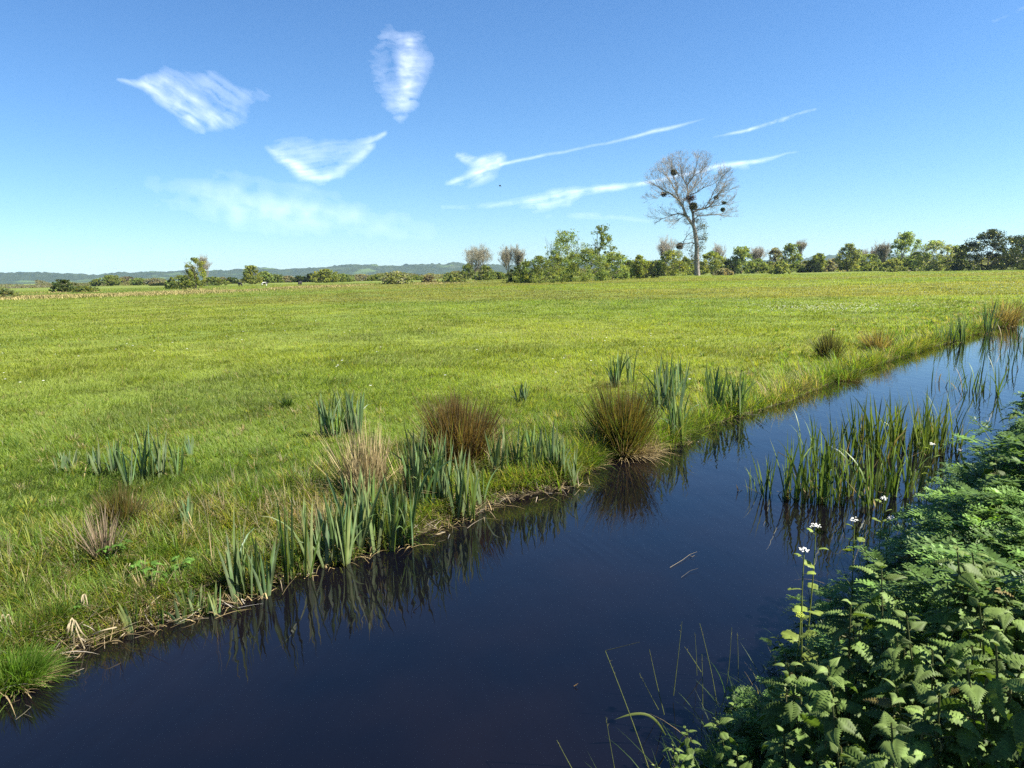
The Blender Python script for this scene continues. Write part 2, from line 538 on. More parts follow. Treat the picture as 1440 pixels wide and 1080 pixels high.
# ------------------------------------------------------------------ clouds: thin ice sheets high above the hills
m, t, out, N, L = mat("cirrus")
at = N("Attribute"); at.attribute_name = "Col"
sp = N("SeparateColor"); L(at.outputs["Color"], sp.inputs[0])
tl = N("BsdfTranslucent"); tl.inputs[0].default_value = (0.95, 0.95, 0.95, 1)
tr = N("BsdfTransparent")
mx = N("MixShader"); L(sp.outputs[0], mx.inputs[0]); L(tr.outputs[0], mx.inputs[1]); L(tl.outputs[0], mx.inputs[2])
L(mx.outputs[0], out.inputs[0])
M_CLOUD = m


def stroke_density(X, Y, strokes):
    d = np.zeros_like(X)
    for pts, ws, amp in strokes:
        pts = np.asarray(pts, float)
        best = np.zeros_like(X)
        for k in range(len(pts) - 1):
            a, b = pts[k], pts[k + 1]
            ab = b - a
            tt = np.clip(((X - a[0]) * ab[0] + (Y - a[1]) * ab[1]) / (ab @ ab), 0, 1)
            w = (ws[k] * (1 - tt) + ws[k + 1] * tt)
            r2 = (X - a[0] - tt * ab[0]) ** 2 + (Y - a[1] - tt * ab[1]) ** 2
            am = amp[k] * (1 - tt) + amp[k + 1] * tt
            best = np.maximum(best, am * np.exp(-r2 / (w * w)))
        d = 1 - (1 - d) * (1 - np.clip(best, 0, 1))
    return d


def cloud(name, label, cat, strokes, fibre, freq, step=1.4, alt=2600, contrast=1.0, layers=2, pad=18, warp=6.0, seed=0.0):
    """strokes say where the ice is dense; fibre is the direction of its streaks."""
    P = np.concatenate([np.asarray(s[0], float) for s in strokes]); w = max(max(s[1]) for s in strokes)
    x0, y0 = P.min(0) - w * 1.7 - pad; x1, y1 = P.max(0) + w * 1.7 + pad
    xs = np.arange(x0, x1, step); ys = np.arange(y0, y1, step)
    X, Y = np.meshgrid(xs, ys, indexing="ij")
    fa = math.atan2(fibre[1], fibre[0]); ca, sa = math.cos(fa), math.sin(fa)
    mbd = MB()
    for la in range(layers):
        sd_ = seed + la * 31.7
        wxp = (fbm(X * 0.03 + sd_, Y * 0.03, 3) - 0.5) * 2 * warp; wyp = (fbm(X * 0.03 + 50 + sd_, Y * 0.03 + 9, 3) - 0.5) * 2 * warp
        al = (X * ca + Y * sa); ac = (-X * sa + Y * ca)
        fib = fbm(al * freq[0] + sd_ + 3 * fbm(ac * freq[0] * 2, al * freq[0], 2), ac * freq[1] * 1.5 + 11 + 2.4 * fbm(al * freq[0] * 2.5 + 4, ac * freq[1] * 0.4 + sd_, 3), 5)
        fib2 = fbm(X * 0.05 + sd_, Y * 0.05, 4)
        dn = stroke_density(X + wxp, Y + wyp, strokes)
        dn = dn * np.clip(1 + contrast * 4.2 * (fib - 0.5) + 4.0 * contrast * (fib2 - 0.5), 0, 2.4)
        dn = np.clip(dn * 0.15, 0, 0.5) / layers * (1.2 if layers > 1 else 1)
        dn = np.where(dn < 0.012, 0, dn)
        d = ray(X, Y)
        tt = ((alt + la * 45 + 60 * fbm(X * 0.04 + la, Y * 0.04, 3)) - CAM[2]) / d[..., 2]
        V = CAM + d * tt[..., None]
        ni, nj = X.shape
        k = (np.arange(ni - 1)[:, None] * nj + np.arange(nj - 1)[None]).ravel()
        q = np.stack([k, k + nj, k + nj + 1, k + 1], 1)
        df = dn.ravel()
        q = q[df[q].max(1) > 0]
        used = np.unique(q); mp_ = -np.ones(ni * nj, int); mp_[used] = np.arange(len(used))
        mbd.add(V.reshape(-1, 3)[used], [mp_[q]], np.stack([df[used]] * 3, 1))
    o = np.concatenate(mbd.V).mean(0)
    ob = mbd.build(name, M_CLOUD, None, o, True, o)
    tag(ob, label, cat)
    return ob


cloud("cirrus_cloud", "wispy white cloud shaped like a bird's wing, farthest to the left in the sky", "cloud",
      [([(166, 112), (205, 122), (240, 145), (270, 172), (283, 184)], [3, 6, 8, 9, 7], [.25, .8, .85, .9, .5]),
       ([(205, 112), (238, 120), (268, 145), (300, 168)], [8, 10, 11, 10], [.5, .65, .75, .7]),
       ([(230, 108), (290, 120), (330, 160), (300, 178)], [14, 20, 18, 8], [.3, .32, .4, .35]),
       ([(300, 115), (345, 135), (400, 140)], [12, 14, 9], [.14, .16, .06])], (1, 0.62), (0.02, 0.13), seed=1.1, alt=3000, contrast=0.5)
cloud("cirrus_cloud", "upright feathery white cloud with sideways combed fibres, the highest in the sky", "cloud",
      [([(552, 46), (572, 60), (575, 100), (572, 140), (562, 163)], [8, 14, 13, 14, 8], [.2, .7, .9, .85, .45]),
       ([(545, 52), (530, 80), (538, 110), (555, 145)], [14, 16, 16, 14], [.2, .18, .25, .4]),
       ([(588, 60), (594, 85), (588, 120)], [14, 16, 12], [.22, .3, .22])], (1, 0.04), (0.03, 0.15), seed=4.2, alt=3000, contrast=0.52)
cloud("cirrus_cloud", "white fan shaped wispy cloud with a thin tail rising to its upper end", "cloud",
      [([(379, 208), (400, 225), (425, 242), (450, 250), (480, 243)], [4, 8, 10, 9, 6], [.3, .8, .9, .75, .4]),
       ([(480, 240), (505, 222), (525, 200), (543, 186)], [6, 7, 5, 2.5], [.4, .5, .6, .45]),
       ([(400, 208), (440, 215), (490, 212), (520, 198)], [14, 20, 16, 6], [.35, .38, .3, .3])], (1, -0.15), (0.016, 0.2), seed=8.5, alt=2800, contrast=0.52)
cloud("cirrus_cloud", "small white hooked cloud puff at the lower end of a long contrail", "cloud",
      [([(628, 258), (660, 254), (685, 240), (704, 226)], [4, 9, 11, 7], [.2, .7, .75, .5]),
       ([(645, 218), (670, 228), (700, 224)], [4, 7, 8], [.35, .55, .6])], (1, -0.35), (0.02, 0.15), seed=2.6, alt=2600, warp=4)
cloud("cirrus_veil", "broad faint milky veil of thin cloud low over the distant hills", "cloud",
      [([(190, 262), (330, 285), (450, 292), (600, 322)], [22, 34, 26, 18], [.05, .30, .26, .10]),
       ([(250, 280), (420, 300), (560, 315)], [16, 18, 12], [.12, .22, .12])], (1, 0.17), (0.006, 0.05), step=3, seed=6.3, alt=2200, contrast=0.45, layers=1, warp=9)
cloud("contrail", "long thin white contrail slanting up from the small hooked cloud", "contrail",
      [([(704, 232), (760, 219), (820, 208), (880, 195), (930, 182), (990, 168)], [2.0, 2.0, 1.7, 2.0, 2.6, 1.2], [.95, .6, .42, .6, .85, .1])], (1, -0.22), (0.05, 0.2), step=0.9, seed=3.3, alt=2800, contrast=0.2, layers=1, pad=5, warp=1.6)
cloud("contrail", "short isolated white contrail high above and beyond the lone bare tree", "contrail",
      [([(1003, 193), (1050, 184), (1100, 168), (1147, 153)], [1.6, 2.0, 2.4, 1.4], [.12, .5, .8, .3])], (1, -0.27), (0.05, 0.2), step=0.9, seed=5.1, alt=2800, contrast=0.5, layers=1, pad=5, warp=2)
cloud("contrail", "spread white contrail passing behind the crown of the lone bare tree", "contrail",
      [([(735, 288), (780, 278), (850, 266), (910, 258), (1000, 236), (1060, 226), (1122, 215)], [6, 8, 4.5, 2.8, 2.8, 3, 1.5], [.2, .7, .7, .55, .8, .8, .2]),
       ([(1005, 240), (1050, 233)], [3, 3], [.4, .4]),
       ([(620, 292), (700, 287), (760, 281)], [3, 4, 5], [.12, .3, .4]), ([(750, 291), (800, 284)], [6, 5], [.4, .3])], (1, -0.18), (0.02, 0.22), step=1.1, seed=7.7, alt=2600, contrast=0.6, layers=1, pad=6, warp=3)
cloud("contrail", "very faint contrail in the upper corner of the sky above the dark hedge trees", "contrail",
      [([(1345, 55), (1400, 30), (1450, 8)], [4, 5, 5], [.02, .10, .14])], (1, -0.45), (0.02, 0.1), step=1.5, seed=9.7, alt=3000, contrast=0.4, layers=1, pad=6, warp=2)
cloud("contrail", "faint level streak of old contrail low in the sky behind the lone tree's trunk", "contrail",
      [([(770, 305), (840, 303), (920, 311)], [4, 5, 3], [.1, .22, .08])], (1, 0.0), (0.02, 0.15), step=1.5, seed=12.7, alt=2000, contrast=0.5, layers=1, pad=6, warp=2)

# ------------------------------------------------------------------ meadow grass
def meadow_colour(x, y, r, n):
    """Albedo of single blades: patches of lush, yellow and sorrel-brown grass."""
    a = fbm(x * 0.05 + 2, y * 0.05, 4); b = fbm(x * 0.012 + 9, y * 0.03 + 4, 3); c = fbm(x * 0.6, y * 0.6 + 8, 3)
    yel = np.array([0.208, 0.245, 0.043]); grn = np.array([0.135, 0.195, 0.038]); brn = np.array([0.20, 0.165, 0.055])
    k = np.clip((a - 0.5) * 3.2 + 0.45 + 0.25 * sstep(6, 40, r), 0, 1)[:, None]
    col = grn * (1 - k) + yel * k
    t2 = fbm(x * 1.9 + 40, y * 1.9, 2)
    col = col * (1 - 0.32 * (sstep(0.58, 0.72, t2) * sstep(60, 10, r)))[:, None]
    kb = (sstep(0.50, 0.64, b) * sstep(12, 40, r) * 0.6)[:, None]
    col = col * (1 - kb) + brn * kb
    col = col * (0.66 + 0.78 * c)[:, None]
    col = col * (0.75 + 0.5 * rng.random(n))[:, None]
    return col


def grass_field():
    n = 1250000
    azm = rng.uniform(R(-43), R(43), n); r = np.exp(rng.uniform(math.log(3.3), math.log(235), n))
    x = np.sin(azm) * r; y = np.cos(azm) * r
    u, v = uv(x, y); s = v - vfar(u)
    edge = np.maximum(sstep(0.1, 0.9, s), 0.9 * sstep(4.5, 7, u))
    keep = (s > 0.05 - 0.05 * sstep(4.5, 7, u)) & (rng.random(n) < 0.12 + 0.88 * edge)
    x, y, r, s = x[keep], y[keep], r[keep], s[keep]; n = len(x)
    P = np.stack([x, y, ground_z(x, y) - 0.01], 1)
    tuft = fbm(x * 0.9 + 4, y * 0.9, 3); tuft2 = fbm(x * 0.22, y * 0.22 + 6, 3)
    bank = sstep(1.6, 0.2, s)
    Hh = (0.05 + 0.15 * np.clip(tuft - 0.36, 0, 1) + 0.045 * tuft2 + 0.06 * bank * rng.random(n)) * rng.uniform(0.6, 1.35, n) * (1 + 0.25 * sstep(20, 120, r))
    Wd = (0.0032 + r * 0.00062) * rng.uniform(0.7, 1.3, n)
    col = meadow_colour(x, y, r, n)
    lush = (bank * 0.75)[:, None]
    col = col * (1 - lush) + lush * np.array([0.145, 0.215, 0.030]) * (0.6 + 0.8 * rng.random(n))[:, None]
    dry = rng.random(n) < 0.035 + 0.12 * sstep(0.55, 0.7, tuft2) * (s < 5) + 0.06 * (s < 1.5)
    col[dry] = np.array([0.32, 0.25, 0.11]) * rng.uniform(0.6, 1.15, (dry.sum(), 1))
    flow = 2 * np.pi * fbm(x * 0.35, y * 0.35 + 3, 2) * 1.5
    az = flow + rng.normal(0, 1.2, n)
    V, f, C = blades(P, Hh, Wd, az, rng.uniform(0.0, 0.75, n), rng.uniform(0.2, 1.3, n), col, 3, face=rng.uniform(0, np.pi, n))
    tag(link("grass", np_mesh("grass", V, f, C), M_GRASS), kind="stuff")


grass_field()


def bank_grass():
    """Coarse grass tufts, lush, yellowing or dead, on the edge of the far bank and thinning into the meadow."""
    nt_ = 5200
    u = rng.uniform(-5, 1, nt_) + np.where(rng.random(nt_) < 0.62, rng.uniform(0, 9, nt_), rng.uniform(0, 45, nt_))
    s = np.where(rng.random(nt_) < 0.6, rng.uniform(0.06, 1.5, nt_), 1.2 + rng.exponential(1.6, nt_))
    s = np.where((u > 4.8) & (rng.random(nt_) < 0.45), rng.uniform(0.06, 0.30, nt_), s)
    s = np.where((u < 4.8) & (rng.random(nt_) < 0.20), rng.uniform(-0.02, 0.30, nt_), s)
    v = vfar(u) + s
    x = u * D[0] + v * N2[0]; y = u * D[1] + v * N2[1]
    keep = y > 1.5
    u, s, x, y = u[keep], s[keep], x[keep], y[keep]; nt_ = len(u)
    dr = fbm(x * 0.7 + 31, y * 0.7, 3)
    kind = rng.random(nt_)
    pd = 0.10 - 0.04 * sstep(4, 8, u) + (0.5 - 0.35 * sstep(4, 8, u)) * sstep(0.5, 0.64, dr) * (s < 2.2)
    base = np.where((kind < pd)[:, None], np.array([[0.31, 0.26, 0.145]]), np.where((kind < pd + 0.3)[:, None], np.array([[0.24, 0.26, 0.045]]), np.where((kind < 0.8)[:, None], np.array([[0.145, 0.225, 0.03]]), np.array([[0.085, 0.14, 0.024]]))))
    size = rng.uniform(0.08, 0.21, nt_) * (0.7 + 0.5 * (s < 1.5))
    size = size * (1 + 0.9 * sstep(4.5, 8, u) * (s < 0.7))
    m = 34
    k = np.repeat(np.arange(nt_), m); n = len(k)
    a = rng.uniform(0, 2 * np.pi, n); rr = np.abs(rng.normal(0, 1, n)) * 0.26 * size[k]
    P = np.stack([x[k] + np.cos(a) * rr, y[k] + np.sin(a) * rr, np.zeros(n)], 1)
    P[:, 2] = np.maximum(ground_z(P[:, 0], P[:, 1]), -0.02) - 0.01
    r = np.hypot(P[:, 0], P[:, 1])
    col = base[k] * rng.uniform(0.55, 1.4, (n, 1)) * np.concatenate([1 + rng.normal(0, .12, (n, 1)), np.ones((n, 2))], 1)
    dry = rng.random(n) < 0.08
    col[dry] = np.array([0.31, 0.265, 0.15]) * rng.uniform(0.5, 1.1, (dry.sum(), 1))
    V, f, C = blades(P, size[k] * rng.uniform(0.55, 1.25, n), (0.0035 + 0.00055 * r) * rng.uniform(0.7, 1.3, n), a + rng.normal(0, 0.5, n), rng.uniform(0.05, 0.8, n), rng.uniform(0.2, 1.6, n), np.clip(col, 0, 1), 5, face=None)
    tag(link("bank_grass", np_mesh("bank_grass", V, f, C), M_GRASS), kind="stuff")


bank_grass()


def litter():
    """Fallen dead stems lying on the mud along the waterline."""
    n = 6500
    u = rng.uniform(-5, 12, n) + (rng.random(n) < 0.25) * rng.uniform(0, 25, n)
    cl = fbm(u * 1.3, u * 0 + 2, 3)
    s = rng.normal(0.06, 0.13, n)
    k = (cl > 0.47) & ((u < 6) | (rng.random(n) < 0.25))
    u, s = u[k], s[k]
    # a thick mat of it in the shallow corner on the left
    c = at_z(np.array([215.0]), np.array([855.0]), 0.03)[0]
    cu, cv = uv(c[0], c[1]); n2_ = 1100
    u = np.concatenate([u, cu + rng.normal(0, 0.42, n2_)]); s = np.concatenate([s, rng.normal(0.10, 0.14, n2_)])
    n = len(u); v = vfar(u) + s
    x = u * D[0] + v * N2[0]; y = u * D[1] + v * N2[1]
    P = np.stack([x, y, np.maximum(ground_z(x, y), 0.0) + rng.uniform(0.004, 0.05, n)], 1)
    col = np.array([0.22, 0.165, 0.085]) * rng.uniform(0.2, 1.3, (n, 1)) + rng.random((n, 1)) ** 8 * 0.25
    along = math.atan2(D[1], D[0])
    az = along + rng.choice([0, np.pi], n) + rng.normal(0, 1.0, n)
    V, f, C = blades(P, rng.uniform(0.05, 0.26, n), rng.uniform(0.003, 0.009, n), az, rng.normal(1.45, 0.22, n), rng.normal(0.15, 0.45, n), col, 6)
    tag(link("reed_litter", np_mesh("reed_litter", V, f, C), M_DRY), kind="stuff")


litter()


def far_straw():
    """Pale unmown grass along the far edge of the meadow."""
    P = []
    for (a, b, n, w) in (((-60, 421), (300, 409), 15000, 6.0), ((250, 409), (640, 397), 12000, 5.0), ((560, 394), (960, 386), 3000, 2.0), ((960, 383), (1300, 377), 2500, 2.0), ((0, 412), (320, 405), 1200, 2.0)):
        k = rng.random(n)
        px = a[0] + (b[0] - a[0]) * k; py = a[1] + (b[1] - a[1]) * k + 2.0 * (fbm(px * 0.02, px * 0 + 1) - 0.5) * 2
        q = at_z(px, py, 0.3)
        q[:, :2] += rng.normal(0, w, (n, 2))
        P.append(q[fbm(q[:, 0] * 0.08, q[:, 1] * 0.05, 3) > 0.44])
    P = np.concatenate(P); n = len(P)
    P[:, 2] = ground_z(P[:, 0], P[:, 1])
    col = np.array([0.30, 0.25, 0.10]) * rng.uniform(0.6, 1.2, (n, 1))
    V, f, C = blades(P, rng.uniform(0.15, 0.5, n), 0.075, rng.uniform(0, 6.28, n), 0.3, 0.7, col, 3)
    tag(link("dry_grass", np_mesh("dry_grass", V, f, C), M_DRY), kind="stuff")


far_straw()


def daisies():
    px = np.concatenate([rng.uniform(1030, 1500, 900), rng.normal(1165, 50, 220), rng.uniform(0, 1000, 130)])
    py = np.concatenate([384 + rng.random(900) ** 1.5 * 52, rng.normal(436, 3, 220), rng.uniform(430, 560, 130)])
    P = at_z(px, py, 0.3)
    keep = (fbm(P[:, 0] * 0.1, P[:, 1] * 0.06, 3) > 0.47) | (rng.random(len(px)) < 0.2)
    u, v = uv(P[:, 0], P[:, 1]); keep &= (v - vfar(u) > 0.3)
    P = P[keep]; n = len(P); r = np.hypot(P[:, 0], P[:, 1])
    P[:, 2] = ground_z(P[:, 0], P[:, 1]) + rng.uniform(0.15, 0.24, n)
    th = np.arange(8) * np.pi / 4
    rad = rng.uniform(0.010, 0.018, n) + 0.00045 * r
    ring = np.stack([np.cos(th), np.sin(th), 0 * th + 0.25], 1)
    V = np.concatenate([P[:, None] + ring[None] * rad[:, None, None], P[:, None]], 1)
    k = np.arange(8)
    tri = np.stack([k, (k + 1) % 8, 0 * k + 8], 1)
    C = np.tile(np.array([0.78, 0.78, 0.74]), (n * 9, 1))
    tag(link("white_flowers", np_mesh("white_flowers", V.reshape(-1, 3), [((np.arange(n) * 9)[:, None, None] + tri[None]).reshape(-1, 3)], C), M_PETAL), kind="stuff")


daisies()

# ------------------------------------------------------------------ trees
def leaf_quads(mb, C, size, col, flat=0.0):
    n = len(C)
    a = rng.normal(size=(n, 3)); a /= np.linalg.norm(a, axis=1, keepdims=True)
    b = np.cross(a, rng.normal(size=(n, 3))); b /= np.linalg.norm(b, axis=1, keepdims=True)
    s = np.broadcast_to(size, n)[:, None] * rng.uniform(0.6, 1.4, (n, 1))
    V = np.stack([C - a * s, C - b * s * 0.45, C + a * s, C + b * s * 0.45], 1)
    mb.add(V.reshape(-1, 3), [(np.arange(n) * 4)[:, None] + np.arange(4)[None]], np.repeat(col, 4, 0))


def grow(out, p, d, length, rad, level, maxlevel, spread=0.6, updraft=0.25, kids=3, rnd=None):
    """Recursive bare branching: out collects (p0, p1, r0, r1, level)."""
    rnd = rnd or random
    nseg = 3 if level < maxlevel else 2
    pts = [p]
    for k in range(nseg):
        d = d + Vector((rnd.gauss(0, .13), rnd.gauss(0, .13), rnd.gauss(0, .10) + updraft * 0.25))
        d.normalize()
        q = p + d * (length / nseg)
        ra = rad * (1 - 0.55 * k / nseg); rb = rad * (1 - 0.55 * (k + 1) / nseg)
        out.append((p, q, ra, rb, level))
        p = q; pts.append(p)
    if level >= maxlevel:
        return
    for k in range(kids):
        at_ = pts[-1] if k == 0 else pts[rnd.randint(1, nseg)]
        ax = Vector((rnd.gauss(0, 1), rnd.gauss(0, 1), rnd.gauss(0, 0.6)))
        nd = d + ax * (spread * (0.35 if k == 0 else 0.75)); nd.z += updraft
        nd.normalize()
        grow(out, at_, nd, length * rnd.uniform(0.55, 0.8), rad * (0.5 if k == 0 else 0.4), level + 1, maxlevel, spread, updraft, kids, rnd)


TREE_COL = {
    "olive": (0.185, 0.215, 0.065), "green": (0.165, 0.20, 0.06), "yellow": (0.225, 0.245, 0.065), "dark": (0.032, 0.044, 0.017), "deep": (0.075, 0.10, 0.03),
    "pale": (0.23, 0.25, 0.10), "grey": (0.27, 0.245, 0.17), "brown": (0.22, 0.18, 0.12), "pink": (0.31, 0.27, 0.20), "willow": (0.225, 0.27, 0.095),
}


def plant_tree(name, base_px, base_py, top_py, wpx, colour, label, cat, form="round", dist=None, blossom=0.0, leaves=None, stems=1, trunk_frac=0.3, bark=(0.16, 0.13, 0.10), seed=0, gaps=0.41, lean=0.0):
    """A tree or shrub standing on the meadow where the photo shows its foot."""
    rs = np.random.default_rng(seed * 13 + 5); rnd = random.Random(seed * 7 + 1)
    if dist is None:
        b = at_z(np.array([float(base_px)]), np.array([float(base_py)]), 0.3)[0]
    else:
        b = at_y(np.array([float(base_px)]), np.array([float(base_py)]), dist)[0]
    b[2] = ground_z(b[0], b[1])
    D_ = b[1]
    H = (base_py - top_py) / FPX * D_ * 1.0; Wd = wpx / FPX * D_
    if dist is not None:                       # foot hidden behind something nearer: measure up from the ground
        top = at_y(np.array([float(base_px)]), np.array([float(top_py)]), dist)[0]
        H = top[2] - b[2]
    if form == "shrub":
        Wd *= 1.35
    root = thing(name, b, label, cat)
    kcol = np.array(TREE_COL[colour])
    wood = []
    Z = Vector((0, 0, 1))
    tr_r = max(0.03 * H, 0.12)
    bare = form == "bare"
    trunk_h = H * ((trunk_frac if trunk_frac != 0.3 or not bare else 0.2) if form != "shrub" else 0.08)
    trunk_mb, crown_mb = MB(), MB()
    for sdx in range(stems):
        off = Vector((rnd.gauss(0, 0.10) * Wd * (stems > 1), rnd.gauss(0, .05) * Wd * (stems > 1), -0.1))
        dd = Vector((rnd.gauss(0, .05) + lean + (off.x / max(Wd, .1)) * 1.6, rnd.gauss(0, .05), 1)).normalized()
        rr = tr_r / (stems ** 0.6)
        p = off.copy(); n0 = 3
        if stems > 1:
            wood.append((Vector((0, 0, -0.12)), off + Vector((0, 0, 0.15)), rr * 1.3, rr * 1.2, 0))
        for k in range(n0):
            q = p + dd * (trunk_h / n0)
            wood.append((p, q, rr * (1.25 - 0.2 * k), rr * (1.05 - 0.2 * k), 0)); p = q
            dd = (dd + Vector((rnd.gauss(0, .06), rnd.gauss(0, .06), 0))).normalized()
        kids = []
        nl = 9 if bare else 4
        for k in range(nl):
            a = 2 * math.pi * (k + rnd.random() * 0.6) / nl
            sprd = 0.55 * Wd / max(H - trunk_h, 0.5)
            nd = (dd + Vector((math.cos(a * 2.4), math.sin(a * 2.4), 0)) * sprd * (0.3 if k == 0 else rnd.uniform(0.35, 1.5) if bare else 1.0)).normalized()
            grow(kids, p, nd, (H - trunk_h) * rnd.uniform(0.36, 0.46), rr * (0.42 if bare else 0.6), 1, 5 if bare else 3, 0.55 * min(1.3, Wd / H + 0.4), 0.22, 3 if bare else 2, rnd)
        # fit the limbs to the outline the photo shows
        zs = max(max(s[1].z for s in kids), 0.1); xs = max(max(abs(s[1].x - off.x * 0) for s in kids), 0.1)
        fz = (H * (1.0 if bare else 0.9) - trunk_h) / max(zs - p.z, 0.1); fx = min(2.0, (Wd * (0.5 if bare else 0.42)) / xs)
        fit = lambda w: Vector((p.x + (w.x - p.x) * fx, p.y + (w.y - p.y) * fx, p.z + (w.z - p.z) * fz))
        wood += [(fit(s[0]), fit(s[1]), s[2], s[3], s[4]) for s in kids]
    P0 = np.array([s[0] for s in wood]); P1 = np.array([s[1] for s in wood]); r0 = np.array([s[2] for s in wood]); r1 = np.array([s[3] for s in wood]); lv = np.array([s[4] for s in wood])
    big = lv <= 2
    segs(trunk_mb, P0[big], P1[big], np.maximum(r0[big], 0.035), np.maximum(r1[big], 0.03), np.array(bark), 6)
    tw = ~big
    if bare:
        tcol = kcol * rs.uniform(0.75, 1.25, (tw.sum(), 1))
        segs(crown_mb, P0[tw], P1[tw], np.maximum(r0[tw] * 0.55, 0.018), np.maximum(r1[tw] * 0.55, 0.011), tcol, 3)
        tips = P1[tw]
        fine = np.repeat(tips, 2, 0); e = fine + rs.normal(0, 0.05 * H * 0.6, fine.shape) + np.array([0, 0, 0.012 * H])
        segs(crown_mb, fine, e, 0.013, 0.006, np.repeat(tcol, 2, 0)[: len(fine)], 3)
    else:
        segs(crown_mb, P0[tw], P1[tw], np.maximum(r0[tw], 0.03), np.maximum(r1[tw], 0.015), np.array(bark), 3)
        # foliage: clumps inside an uneven envelope
        nc = int((62 if form == "shrub" else 92) * (1 + 0.5 * Wd / H))
        th = rs.uniform(0, 2 * np.pi, nc); k = rs.random(nc) ** 0.5
        zc = rs.random(nc)
        if form == "shrub":
            zc = zc ** 1.2
            prof = np.sqrt(np.clip(1 - zc ** 2.2, 0, 1)); z0 = 0.04
        elif form == "tall":
            prof = np.sin(np.pi * np.clip(zc * 0.82 + 0.14, 0, 1)) ** 0.6; z0 = 0.10
        elif form == "willow":
            prof = np.clip(1.15 - 0.75 * zc, 0, 1) * np.clip(zc * 8 + 0.45, 0, 1); z0 = 0.06
        else:
            prof = np.sin(np.pi * np.clip(zc * 0.9 + 0.08, 0, 1)) ** 0.6; z0 = 0.12
        lob = 0.72 + 0.42 * rs.random(nc)
        cx = np.cos(th) * k * prof * Wd / 2 * lob + lean * zc * H; cy = np.sin(th) * k * prof * Wd / 2 * lob
        cz = H * (z0 + (1 - z0) * zc) * (1 - 0.06 * rs.random(nc))
        cr = (0.055 + 0.085 * rs.random(nc)) * min(Wd, H * 1.2)
        nlv = leaves or int(np.clip(6500 * (wpx / 40), 2200, 11000))
        which = rs.integers(0, nc, nlv)
        g = rs.normal(size=(nlv, 3)); g /= np.linalg.norm(g, axis=1, keepdims=True)
        g *= (rs.random(nlv) ** 0.45)[:, None]
        Cc = np.stack([cx, cy, cz], 1)[which] + g * cr[which][:, None] * np.array([1.1, 1.1, 0.85])
        Cc[:, 2] = np.clip(Cc[:, 2], 0.05, H * 1.02)
        keep = fbm(Cc[:, 0] * 2.2 / cr.mean() * 0.3 + seed, Cc[:, 2] * 2.2 / cr.mean() * 0.3 + Cc[:, 1], 3) > gaps
        Cc = Cc[keep]; which = which[keep]
        tone = (0.72 + 0.56 * rs.random(nc))[which][:, None]
        hue = rs.normal(0, 0.10, nc)[which][:, None]
        col = kcol * tone * rs.uniform(0.7, 1.3, (len(Cc), 1)) * np.concatenate([1 + hue, 1 + hue * 0.3, 1 - hue], 1)
        if blossom:
            wb = (rs.random(len(Cc)) < blossom * (0.4 + 1.2 * (fbm(Cc[:, 0] * 1.5 + seed, Cc[:, 2] * 1.5, 2) > 0.5)))
            col[wb] = np.array([0.42, 0.40, 0.31]) * rs.uniform(0.5, 1.2, (wb.sum(), 1))
        leaf_quads(crown_mb, Cc, float(np.clip(0.00115 * D_, 0.10, 0.32)), np.clip(col, 0.005, 0.9))
    trunk_mb.build("trunk", M_BARK, root, smooth=True)
    crown_mb.build("crown", M_TREELEAF if not bare else M_BARK, root)
    return root

